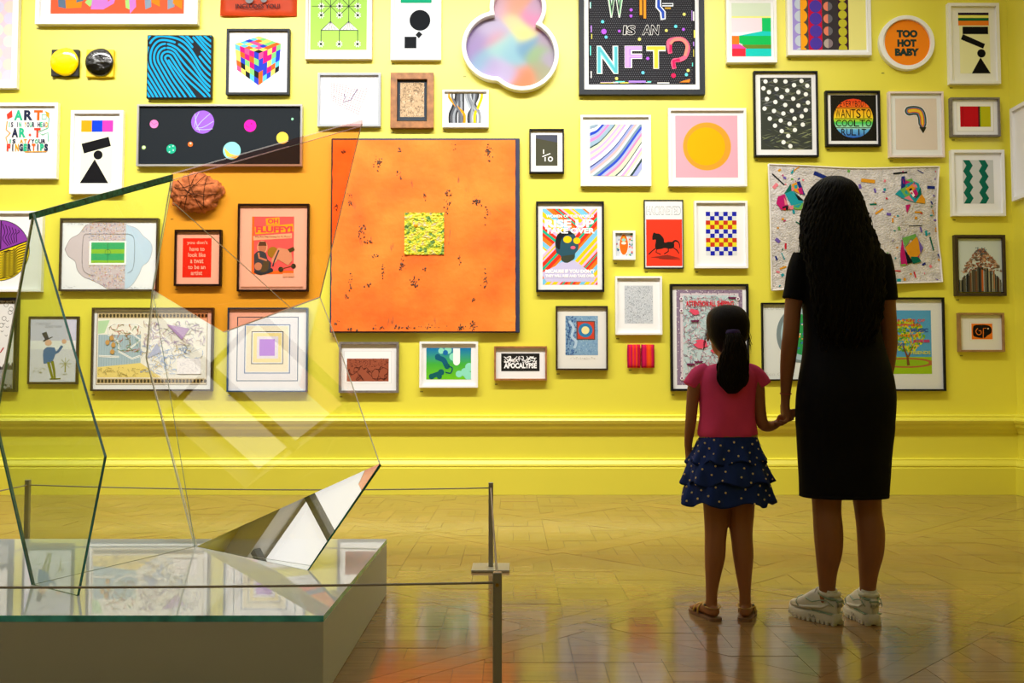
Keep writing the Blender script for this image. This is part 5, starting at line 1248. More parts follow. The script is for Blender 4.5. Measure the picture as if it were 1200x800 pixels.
def patch(pts, col, lift=.004):
    patch.n = getattr(patch, 'n', 0) + 1; q = [qpt(*uv_of(*p_), lift + patch.n * .000012) for p_ in pts]
    try: f = bm.faces.new([bm.verts.new(p_) for p_ in q])
    except ValueError: return
    for l in f.loops: l[lay] = (*lin(col), 1)
T_, G_, M_, O_, N_, PU, PK, GR, BK, RD = '#1f94a0', '#0f6450', '#b81c68', '#d89420', '#1c2c78', '#6c58a8', '#e07c88', '#6ca850', '#141a1c', '#c82438'
r = random.Random(21)
def chunk(cx, cy_, pieces):
    for pts, c in pieces: patch([(cx + a, cy_ + b) for a, b in pts], c, .0055)
def bar(x0, y0, x1, y1, w_, c):
    dx, dy = x1 - x0, y1 - y0; l = math.hypot(dx, dy); nx, ny = -dy / l * w_ / 2, dx / l * w_ / 2
    patch([(x0 + nx, y0 + ny), (x1 + nx, y1 + ny), (x1 - nx, y1 - ny), (x0 - nx, y0 - ny)], c)
for a in ((905, 204, 919, 217.5, 1.6, BK), (954, 203, 969, 209, 4.5, N_), (1047, 204, 1063, 202.5, 2, BK), (1086, 220, 1095, 220.5, 3.4, N_), (1010, 211, 1026, 213, 4, O_), (1019, 239.8, 1027, 239.6, 2, G_), (1007, 245, 1014, 239, 1.4, G_), (927, 203, 937, 195, 2, O_), (927, 204, 931, 199, 2.4, T_), (912, 201, 915, 199, 2.4, O_), (906, 221, 911, 216, 4, PK), (1090, 277, 1095, 293, 1.8, G_), (1071, 249, 1079, 249, 2, O_),
          (1008, 216, 1009, 221, 3, PU), (1025, 221, 1026, 226, 2.4, PU), (1064, 265, 1080, 264.5, .9, BK), (913, 315, 921, 312, 2, O_), (915, 296, 919, 304, 1.2, T_), (908, 280, 913, 284, 4, PU), (920, 285, 920, 292, 2.4, RD), (1048, 317, 1055, 317.5, 1.4, RD), (1071, 318, 1073, 325, 1.8, RD), (1050, 328, 1055, 328, 3.4, T_), (1058, 327, 1061, 327, 3.4, O_), (1019, 262, 1021, 270, 1.6, G_), (1010, 248, 1013, 252, 3, RD),
          (1025, 251, 1034, 245, 2.2, O_), (1036, 212, 1038, 213, 3, PK), (1036, 221, 1037, 224, 2.6, T_), (1038, 232, 1039, 234, 2, RD), (1081, 310, 1085, 308, 2.6, N_), (1090, 310, 1092, 313, 3, PK), (1085, 270, 1086, 276, 3, T_), (1100, 297, 1104, 302, 2.2, N_), (1075, 200, 1082, 204, 1, N_), (994, 200, 997, 201, 3, GR), (993, 213, 996, 215, 3, N_), (918, 208, 921, 210, 2.6, PU), (940, 211, 942, 212, 2, PK), (908, 300, 910, 305, 2, N_), (909, 318, 913, 319, 2.4, PK), (915, 323, 918, 321, 3, T_),
          (929, 246, 930, 251, 2.6, T_), (915, 257, 918, 257, 2.4, O_), (932, 260, 937, 263, 1.4, G_), (1038, 251, 1043, 252, 3, PU), (1045, 256, 1045, 261, 2, O_), (1050, 253, 1052, 254, 2, T_), (1071, 255, 1074, 256, 3, O_), (1052, 266, 1053, 270, 3, GR), (1078, 266, 1080, 272, 2, PU), (1094, 258, 1098, 258, 2, PU), (1096, 270, 1100, 271, 1.6, O_), (1090, 236, 1092, 240, 1.4, N_), (1092, 246, 1094, 252, 1.2, O_), (1100, 303, 1102, 305, 2, O_), (1066, 320, 1068, 321, 2.2, O_)): bar(*a)
for _ in range(70):
    x, y = r.uniform(906, 1098), r.uniform(200, 334); a = r.uniform(0, 3.14); l = r.uniform(1, 3.2); bar(x, y, x + l * math.cos(a), y + l * math.sin(a), r.uniform(.8, 1.8), r.choice([T_, G_, M_, O_, N_, PU, PK, GR, RD, '#e8e4dc', '#e8e4dc', '#e8e4dc']))
chunk(925, 232, [([(-16, 7), (-14, -1), (-6, -4), (-2, 10), (-10, 15)], M_), ([(-6, -5), (4, -8), (16, 5), (10, 12), (2, 10)], T_), ([(-7, -4), (1, -16), (3, -8)], G_), ([(3, -9), (17, 4), (10, 3)], BK), ([(2, -15), (8, -18), (12, -4), (5, -8)], O_), ([(8, -18), (12, -19), (18, -3), (14, -4)], N_), ([(9, -10), (14, -12), (16, -4), (12, -4)], M_), ([(5, -14), (9, -15), (9, -11), (6, -10)], T_), ([(2, 10), (16, 6), (14, 14), (6, 14)], GR), ([(-2, 10), (4, 9), (4, 14), (-2, 14)], PK), ([(-9, 11), (-2, 9), (0, 14), (-8, 15)], BK), ([(-8, 13), (-5, 12), (-5, 15), (-8, 15)], RD), ([(2, -12), (5, -11), (4, -7), (2, -8)], PK), ([(-7, 0), (-2, 8), (-6, 9)], PK)])
chunk(1066, 224, [([(-18, 4), (-4, -8), (4, -11), (10, -8), (13, 6), (6, 14), (-6, 11)], T_), ([(-10, -16), (-6, -17), (-6, -4), (-11, -2)], N_), ([(-9, -14), (6, -9), (3, -6), (-8, -8)], M_), ([(-6, -12), (2, -14), (4, -9)], GR), ([(-12, -1), (-4, -6), (0, 6), (-6, 8)], GR), ([(-6, -2), (4, -8), (6, -2), (0, 4)], O_), ([(0, 3), (6, -3), (9, 4), (5, 9)], M_), ([(-2, -1), (1, -3), (7, 7), (4, 8)], BK), ([(-1, 1), (2, 0), (5, 6), (3, 8)], '#eceae6'), ([(6, 14), (13, 4), (17, 10), (17, 15), (8, 14)], O_), ([(-8, 9), (-2, 6), (4, 13), (-2, 11)], PK), ([(5, 10), (12, -4), (13, 5)], G_), ([(2, -7), (7, -7), (8, -3), (4, -4)], PK)])
chunk(1068, 294, [([(-12, -14), (-5, 16), (-13, 17), (-14, 4)], M_), ([(-12, -15), (4, -20), (10, -10), (-2, -14), (-8, -4)], GR), ([(4, -20), (14, -4), (11, 3), (6, -16)], PU), ([(-8, -4), (6, -17), (12, -3), (8, 8), (-4, 6)], O_), ([(-7, -1), (2, -8), (6, 6), (-2, 8)], PU), ([(-9, -2), (2, 13), (-5, 15)], BK), ([(-2, 6), (6, 4), (12, 12), (2, 15)], G_), ([(4, -4), (10, -2), (9, 9), (4, 8)], M_), ([(-2, -4), (6, -8), (5, -1), (0, 2)], '#eceae6'), ([(-4, 2), (2, 0), (3, 5), (-2, 6)], T_), ([(2, -1), (6, 0), (5, 4), (2, 3)], RD), ([(-14, 12), (-8, 12), (-7, 17), (-14, 17)], GR), ([(-5, 6), (1, 6), (1, 12), (-3, 11)], O_)])
chunk(1062, 244, [([(-2, -3), (4, -4), (0, 6), (-1, 5)], M_)])
bmesh.ops.solidify(bm, geom=bm.faces[:], thickness=-.0015) if False else None
o = obj('fabric_scraps', bm, ink_mat('patch_cloth', .95, (160, .5, .004), .1), root); o['kind'] = 'stuff'

# ================================================================ 39 red striped textile (two cushions like an open book)
yb = WALLY - .05
root = empty('striped_textile', (P(751, 417, yb).x, WALLY - .001, P(600, 431, yb).z), 'small red, magenta and orange striped padded textile shaped like an open book', 'textile')
for k, (xa, xb, cs) in enumerate(((735.3, 751.2, ['#b01048', '#e02030', '#c01450', '#e8401c', '#d81848', '#e84818', '#b81040', '#d81c38']), (751.6, 767.6, ['#a01040', '#d01850', '#c01048', '#e84018', '#ee5a14', '#e8401c', '#d01848', '#b01040']))):
    bm = bmesh.new(); lay = bm.loops.layers.float_color.new('Ink'); N = 24
    (X0, Z1), (X1, Z0) = Wp(xa, 403.3, yb, 417), Wp(xb, 430.8, yb, 417)
    def pp(i, j, s_):
        u, v = i / N * 2 - 1, j / N * 2 - 1; h = (1 - abs(u) ** 3.5) ** .5 * (1 - abs(v) ** 5) ** .5 if abs(u) < 1 and abs(v) < 1 else 0
        return ((X0 + X1) / 2 + u * (X1 - X0) / 2 * (1 - .04 * v * v), WALLY - .024 - s_ * .022 * h - .0006 * (1 if s_ > 0 else -1), (Z0 + Z1) / 2 + v * (Z1 - Z0) / 2)
    for s_ in (1, -1):
        gg = [[bm.verts.new(pp(i, j, s_)) for j in range(N + 1)] for i in range(N + 1)]
        for i in range(N):
            for j in range(N):
                f = bm.faces.new((gg[i][j], gg[i + 1][j], gg[i + 1][j + 1], gg[i][j + 1]))
                for l in f.loops: l[lay] = (*lin(cs[i * 8 // N]), 1)
    bmesh.ops.remove_doubles(bm, verts=bm.verts[:], dist=.0013); obj('padded_page', bm, ink_mat('woven_stripes', .9, (220, .6, .004), .1), root, True)
labels_n.append((737, 433, 'x'))

# ================================================================ 55 crumpled brown relief tied with string
yr = WALLY - .02
c = P(229, 227, yr); root = empty('tied_bundle', (c.x, WALLY - .001, P(600, 250, yr).z), 'crumpled brown lump bound with dark string mounted on the wall', 'sculpture')
bm = bmesh.new(); bmesh.ops.create_icosphere(bm, subdivisions=5, radius=1)
RXY = (.205, .085, .168)
for v in bm.verts:
    q = v.co.copy(); a = math.atan2(q.z, q.x); k = 1 + .07 * math.sin(2 * a + .6) + .05 * math.sin(5 * a)
    f = k + .22 * (abs(noise.noise(q * 2.2)) - .25) + .20 * abs(noise.noise(q * 4.2)) + .09 * abs(noise.noise(q * 10))-.04
    v.co = Vector((c.x + q.x * RXY[0] * f + .01, WALLY - .03 + q.y * RXY[1] * f, c.z + q.z * RXY[2] * f - .012 * q.x))
    v.co.y = min(v.co.y, WALLY - .001)
obj('lump', bm, mat('crumpled_brown_paper', '#b8936c', .75, bump=(30, .6, .01), var=(14, .5)), root, True)
bm = bmesh.new(); r = random.Random(4)
def surf(u, w_):
    d_ = Vector((u, -math.sqrt(max(.02, 1 - min(.98, u * u + w_ * w_))), w_)); return Vector((c.x + .01 + d_.x * RXY[0] * 1.02, WALLY - .03 + d_.y * RXY[1] * 1.12 - .002, c.z + d_.z * RXY[2] * 1.02))
for a, b_ in (((-.95, .1), (.8, .45)), ((-.9, -.2), (.95, -.1)), ((-.3, .9), (.3, -.9)), ((-.7, .6), (.5, -.8)), ((.1, .95), (-.4, -.9)), ((-.95, .3), (.2, -.2)), ((.5, .8), (.4, -.8)), ((-.6, -.7), (.4, .8))):
    tube(bm, [surf(a[0] + (b_[0] - a[0]) * i / 14, a[1] + (b_[1] - a[1]) * i / 14 + .03 * math.sin(i)) for i in range(15)], .0028, 6, up=Vector((0, 1, .1)))
obj('string', bm, mat('dark_string', '#3c2c20', .8), root, True); labels_n.append((200, 256, 'x'))

# ---- tiny catalogue numbers on the wall under each work
M_num = mat('grey_vinyl_number', '#6a6a30', .7)
seen = 0
for px, py, lab in labels_n:
    if not (0 < px < 1195 and 0 < py < 560): continue
    p = Print(WALLY - .0012, (px, py, px + 4, py + 1)); rr_ = random.Random(int(px * 7 + py)); s_ = str(rr_.randint(100, 999))
    bm = p.bm; x = px
    for k in range(3): p.rect(x, py, x + .85, py + 1.3, '#55552a', k == 0); x += 1.15
    nm = {393: 'the large orange painting', 85: 'the round orange too hot baby picture', 89: 'the three-lobed rainbow picture', 433: 'the red striped padded textile', 256: 'the string-bound brown lump'}.get(py) if lab == 'x' else ' '.join(lab.split()[:9])
    o = p.done(None, 'wall_number', M_num); tag(o, 'tiny number under the ' + nm.replace('the ', '', 1), 'number', 'tiny numbers under the pictures')
# ================================================================ people
M_skinW = mat('brown_skin', '#98633f', .55, spec=.35, bump=(220, .05, .001))
M_skinG = mat('brown_skin_child', '#a26a45', .55, spec=.35, bump=(220, .05, .001))
def hair_mat(name, color):
    m = mat(name, color, .6, spec=.15)
    n = m.node_tree.nodes; L = m.node_tree.links; b = n['Principled BSDF']; tc = n.new('ShaderNodeTexCoord')
    mp = n.new('ShaderNodeMapping'); mp.inputs['Scale'].default_value = (90, 90, 7); L.new(tc.outputs['Object'], mp.inputs['Vector'])
    t = n.new('ShaderNodeTexNoise'); t.inputs['Scale'].default_value = 2; t.inputs['Detail'].default_value = 6; L.new(mp.outputs[0], t.inputs['Vector'])
    u = n.new('ShaderNodeBump'); u.inputs['Strength'].default_value = .5; u.inputs['Distance'].default_value = .004
    L.new(t.outputs['Fac'], u.inputs['Height']); L.new(u.outputs['Normal'], b.inputs['Normal']); return m
M_hairW = hair_mat('near_black_hair', '#0b0908'); M_hairG = hair_mat('dark_brown_hair', '#150e0b')
M_dress = mat('black_jersey', '#0b0c11', .85, spec=.2, bump=(300, .25, .002)); M_pink = mat('pink_cotton', '#ea4a84', .85, spec=.2, bump=(260, .3, .002), var=(8, .08))
M_navy = mat('navy_cotton', '#1a3276', .8, spec=.25, bump=(240, .3, .002), var=(12, .15))

class Body:
    def __init__(s, D, cx): s.D = D; s.k = D / FPX; s.cx = cx
    def p(s, px, py, dy=0.0):
        v = P(px, py, s.D); v.y += dy; return v
    def loft(s, bm, rows, n=28, k=4, fn=None, caps=True):
        """rows (py, xl, xr, half depth m, depth offset) -> horizontal elliptic sections"""
        rs = []
        for py, xl, xr, d, o in spline(rows, k):
            a = s.p(xl, py); b = s.p(xr, py); c = (a + b) / 2; w_ = (b.x - a.x) / 2; row = []
            for i in range(n):
                t = 2 * math.pi * i / n; q = fn(t, py) if fn else 1
                ct, st = math.cos(t), math.sin(t); e = .86
                row.append(bm.verts.new((c.x + math.copysign(abs(ct) ** e, ct) * w_ * q, c.y + o + math.copysign(abs(st) ** e, st) * d * q, c.z)))
            rs.append(row)
        for a, b in zip(rs, rs[1:]):
            for i in range(n): bm.faces.new((a[i], b[i], b[(i + 1) % n], a[(i + 1) % n]))
        if caps: bm.faces.new(rs[0]); bm.faces.new(rs[-1][::-1])
        return rs
def finger(bm, base, d, curl, axis, L, r, segs=3):
    """bent chain of three phalanges; curl radians per joint about axis"""
    pts = [Vector(base)]; d = Vector(d).normalized(); rad = [r * 1.08]
    for f, rr_ in ((.45, 1.0), (.30, .93), (.25, .82)):
        pts.append(pts[-1] + d * L * f); rad.append(r * rr_); d = Matrix.Rotation(curl, 3, axis) @ d
    capsule(bm, pts, rad, 8, up=Vector((.3, .3, 1)))
def head(bm, c, h, ear=True):
    """skull, jaw, nose, ears facing +Y; h = head height"""
    w_ = h * .345; ball(bm, c + Vector((0, -.02 * h, .10 * h)), (w_, h * .40, h * .38), 24)
    ball(bm, c + Vector((0, .10 * h, -.16 * h)), (w_ * .80, h * .27, h * .32), 20); ball(bm, c + Vector((0, .24 * h, -.36 * h)), (w_ * .42, h * .10, h * .11), 14)
    capsule(bm, [c + Vector((0, .37 * h, .04 * h)), c + Vector((0, .435 * h, -.10 * h))], [h * .035, h * .06], 10)
    ball(bm, c + Vector((0, .34 * h, -.235 * h)), (w_ * .36, h * .045, h * .025), 12); ball(bm, c + Vector((0, .33 * h, -.27 * h)), (w_ * .32, h * .045, h * .025), 12)
    for s_ in (-1, 1):
        ball(bm, c + Vector((s_ * w_ * 1.03, .0, -.05 * h)), (h * .03, h * .075, h * .125), 12)
        ball(bm, c + Vector((s_ * w_ * .50, .25 * h, -.09 * h)), (w_ * .30, h * .09, h * .10), 12)
def face(c, h, parent):
    for s_ in (-1, 1):
        bm = bmesh.new(); ball(bm, c + Vector((s_ * h * .145, .335 * h, .0)), (h * .055, h * .045, h * .022), 14); e = obj('eye', bm, mat('eye_white', '#e8e4dc', .3), parent, True)
        bm = bmesh.new(); ball(bm, c + Vector((s_ * h * .145, .368 * h, .0)), (h * .023, h * .016, h * .021), 12); obj('iris', bm, mat('dark_iris', '#2a1a10', .2), e, True)
        bm = bmesh.new(); capsule(bm, [c + Vector((s_ * h * .22, .335 * h, .075 * h)), c + Vector((s_ * h * .145, .37 * h, .10 * h)), c + Vector((s_ * h * .06, .385 * h, .08 * h))], [h * .008, h * .014, h * .012], 8); obj('eyebrow', bm, M_hairW, parent, True)
    bm = bmesh.new(); ball(bm, c + Vector((0, .378 * h, -.236 * h)), (h * .10, h * .022, h * .018), 14); ball(bm, c + Vector((0, .372 * h, -.268 * h)), (h * .085, h * .022, h * .022), 14); obj('lips', bm, mat('lips', '#7c3c38', .4), parent, True)

# ---------------------------------------------------------------- the woman
W = Body(3.60, 985)
woman = empty('person', W.p(985, 722) * 1.0, 'woman with long dark wavy hair in a black dress and white sneakers', 'person')
woman.location.z = 0
DW = W.D
bm = bmesh.new()
W.loft(bm, [(292, 956, 1014, .055, 0), (320, 951, 1019, .088, 0), (370, 952, 1020, .09, 0), (400, 953, 1020, .09, 0), (450, 944, 1034, .11, -.01), (480, 943, 1035, .115, -.01), (510, 946, 1034, .1, 0)])
capsule(bm, [W.p(974, 300), W.p(973, 285), W.p(972, 268, .01)], [.062, .054, .055], 16)
hc = W.p(972, 246, .01); HH = .222
head(bm, hc, HH)
# legs: (px,py,r)
def leg(bm, pts, up=Vector((1, 0, 0))): capsule(bm, [W.p(a, b, o) for a, b, r_, o in spline(pts, 3)], [r_ for a, b, r_, o in spline(pts, 3)], 16)
leg(bm, [(965, 505, .072, 0), (967, 545, .066, 0), (969, 575, .058, .005), (969, 600, .053, 0), (969.5, 622, .0545, -.012), (970, 645, .050, -.012), (969.5, 668, .038, 0), (970, 690, .0305, .005), (971, 706, .031, .008)])
leg(bm, [(1013, 505, .072, 0), (1014, 545, .066, 0), (1016, 575, .056, .005), (1017.5, 600, .050, 0), (1019, 622, .0515, -.012), (1019, 645, .048, -.012), (1018, 668, .037, 0), (1017.5, 690, .0295, .005), (1018, 706, .030, .008)])
# feet inside the shoes
FL = (math.sin(R(-33)), math.cos(R(-33))); FR = (math.sin(R(-3)), math.cos(R(-3)))
for (ax, ay), dr in (((971, 706), FL), ((1018, 706), FR)):
    a = W.p(ax, ay, .008); d3 = Vector((dr[0], dr[1], 0)); capsule(bm, [Vector((a.x, a.y, .062)) - d3 * .010, Vector((a.x, a.y, .056)) + d3 * .05, Vector((a.x, a.y, .052)) + d3 * .09], [.026, .024, .018], 12)
# arms
def arm(bm, pts): capsule(bm, [W.p(a, b, o) for a, b, r_, o in spline(pts, 3)], [r_ for a, b, r_, o in spline(pts, 3)], 14)
arm(bm, [(945, 307, .038, 0), (935, 328, .040, 0), (929.5, 358, .0325, .0), (927, 385, .0315, -.005), (925.5, 402, .0315, 0), (924.5, 425, .0295, .015), (924, 448, .023, .03), (924, 466, .0185, .04)])
arm(bm, [(1027, 307, .038, 0), (1035.5, 328, .040, 0), (1038.5, 358, .036, .0), (1041, 385, .031, -.005), (1042, 402, .031, 0), (1043, 425, .0275, .02), (1043.5, 446, .0215, .04), (1044, 461, .0185, .05)])
# free hand, hanging and slightly curled
w1 = W.p(1044, 461, .05)
capsule(bm, [w1, w1 + Vector((.001, .008, -.035)), w1 + Vector((0, .012, -.075))], [(.018, .018), (.016, .034), (.014, .038)], 12, up=Vector((1, 0, 0)))
for i, (L_, oy) in enumerate(((.072, .033), (.080, .012), (.074, -.009), (.058, -.028))):
    finger(bm, w1 + Vector((0, oy + .012, -.078)), (-.10, .05, -1), .32, Vector((0, 1, 0)), L_, .0082)
finger(bm, w1 + Vector((-.002, .035, -.03)), (-.25, .62, -.75), .2, Vector((0, 1, 0)), .060, .0092)
# hand holding the girl's: palm from wrist, fingers around
w2 = W.p(924, 466, .04)
HM = W.p(925.5, 487, .06)                               # meeting point of both palms
capsule(bm, [w2, w2 + Vector((.0, .006, -.03)), w2 + Vector((.004, .008, -.066))], [(.018, .018), (.016, .030), (.015, .034)], 12, up=Vector((1, 0, 0)))
for i, (L_, oy) in enumerate(((.066, .032), (.072, .012), (.068, -.008), (.054, -.026))):
    finger(bm, w2 + Vector((.008, oy + .008, -.064)), (-.25, 0, -1), .85, Vector((0, 1, 0)), L_, .0082)
finger(bm, w2 + Vector((-.004, .030, -.03)), (.10, .35, -.9), -.1, Vector((1, 0, 0)), .046, .0092)
body = remeshed('body', bm, M_skinW, woman, .0042, 5)
face(hc, HH, woman)
# dress
bm = bmesh.new()
W.loft(bm, [(288, 956, 1010, .065, .0), (291, 945, 1027, .082, 0), (296, 938, 1034, .095, 0), (310, 936, 1034, .108, 0), (335, 939, 1030, .115, 0), (362, 942.5, 1026, .112, 0), (392, 943, 1031, .108, .0), (415, 941, 1036, .116, -.004), (440, 936.5, 1042, .13, -.012), (465, 933.5, 1045.5, .138, -.014), (495, 933.5, 1045, .134, -.01), (530, 935.5, 1042, .126, 0), (560, 937.5, 1040, .122, 0), (580, 938.5, 1039, .120, 0)], 40,
       fn=lambda t, py: 1 + .008 * math.sin(3 * t + py * .05) + (.012 * math.sin(7 * t + py * .02) if py > 500 else 0))
for sgn, q in ((-1, [(944, 300, .050, 0), (938, 318, .052, 0), (931.5, 340, .0415, 0), (928.5, 351.5, .0395, 0)]), (1, [(1028, 300, .050, 0), (1032, 318, .052, 0), (1037.5, 340, .044, 0), (1039, 352.5, .0425, 0)])):
    qq = spline(q, 3); tube(bm, [W.p(a, b, o) for a, b, r_, o in qq], [r_ for a, b, r_, o in qq], 20)
dress = remeshed('dress', bm, M_dress, woman, .006, 2)
bm = bmesh.new(); W.loft(bm, [(577.5, 938.2, 1039.4, .1215, 0), (581.5, 938.2, 1039.2, .1215, 0)], 40, 1); obj('hem', bm, M_dress, dress, True)
# hair: rounded mass with combed waves, plus loose locks
def wave(t, py): return 1 + .020 * math.sin(9 * t + 3.2 * math.sin(py * .06)) + .012 * math.sin(17 * t + py * .11) + (.028 * math.sin(5 * t + py * .085) if py > 280 else 0)
bm = bmesh.new()
W.loft(bm, [(208, 969, 977, .015, -.01), (209, 965, 981, .04, -.01), (211.5, 960.5, 986.5, .065, -.012), (215.5, 955.8, 991.5, .085, -.015), (221, 951, 996, .100, -.018), (228, 946.5, 1000, .11, -.02), (236, 943, 1003, .115, -.022), (248, 940, 1005, .112, -.03), (262, 936.5, 1009, .098, -.045), (276, 934, 1013, .085, -.06), (290, 934, 1018, .075, -.072), (305, 938, 1021, .065, -.085), (325, 941, 1022, .058, -.095), (345, 943, 1021, .052, -.10), (365, 947, 1018, .045, -.10), (382, 951, 1013, .038, -.10), (395, 957, 1005, .026, -.10), (404, 966, 996, .012, -.10)], 64, 5, wave)
# carve the face opening: pull the front of the mass back
for v in bm.verts:
    lx = abs(v.co.x - hc.x); zf = v.co.z - hc.z
    if v.co.y > hc.y + .045 and zf < .075: v.co.y = hc.y + .045 if lx < .07 else min(v.co.y, hc.y + .06)
hair = obj('hair', bm, M_hairW, woman, True)
r = random.Random(5)
def locks(name, n, gen, m, parent, rad, num=6):
    bm = bmesh.new()
    for i in range(n):
        pts = gen(i); N = len(pts); rd = rad * r.uniform(.7, 1.3)
        tube(bm, pts, [rd * (.5 + .8 * math.sin(math.pi * min(1, (k + 1) / (N + 1)))) for k in range(N)], num, up=Vector((1, .2, 0)))
    o = obj(name, bm, m, parent, True); o['kind'] = 'stuff'; return o
rowsH = spline([(212, 960.5, 986.5, .065, -.012), (221, 951, 996, .1, -.018), (236, 943, 1003, .115, -.022), (262, 936.5, 1009, .098, -.045), (290, 934.5, 1017, .075, -.072), (325, 941, 1021, .058, -.095), (365, 947, 1018, .045, -.10), (398, 955, 1008, .03, -.10), (412, 962, 1000, .02, -.095)], 4)
def lockW(i):
    a = math.pi + math.pi * (i + .5) / 150 + r.uniform(-.03, .03); ph = r.uniform(0, 6.3); am = r.uniform(.004, .010); wl = r.uniform(16, 30); end = r.randint(17, len(rowsH)); out = []
    for k, (py, xl, xr, d_, o_) in enumerate(rowsH[:end]):
        A, B = W.p(xl, py), W.p(xr, py); c = (A + B) / 2; w_ = (B.x - A.x) / 2; g = min(1, k / 10)
        lean = .022 * (k / len(rowsH)) ** 2 * math.cos(a)
        out.append(Vector((c.x + math.cos(a) * w_ * 1.0 + lean + am * g * math.sin(py / wl * 6.28 + ph), c.y + o_ + math.sin(a) * d_ * 1.02 + am * .6 * g * math.cos(py / wl * 6.28 + ph), c.z)))
    return out
locks('loose_locks', 150, lockW, M_hairW, hair, .0042)
def strandW(i):
    side = -1 if i % 2 else 1; x0 = 938 if side < 0 else 1010; out = []
    for k in range(9):
        t = k / 8; py = 255 + t * (r.uniform(60, 62)); px = x0 + side * (4 + 14 * t ** 1.6 * (1 if side > 0 else .35)) + 1.5 * math.sin(t * 9 + i)
        out.append(W.p(px, py, -.05 - .02 * t))
    return out
locks('stray_strands', 10, strandW, M_hairW, hair, .0011, 4)
# bracelet
bm = bmesh.new(); q = W.p(924, 461, .036)
tube(bm, [q + Vector((.021 * math.cos(t), .021 * math.sin(t), .003 * math.sin(t))) for t in [i * math.pi / 10 for i in range(21)]], .0022, 6, up=Vector((0, 0, 1))); obj('bracelet', bm, mat('red_bead_cord', '#b8503c', .5), woman, True)
bm = bmesh.new(); q = W.p(1044, 458, .048)
tube(bm, [q + Vector((.0212 * math.cos(t), .0212 * math.sin(t), .002 * math.sin(t))) for t in [i * math.pi / 10 for i in range(21)]], .0016, 6, up=Vector((0, 0, 1))); obj('hair_tie', bm, mat('black_elastic', '#111111', .6), woman, True)

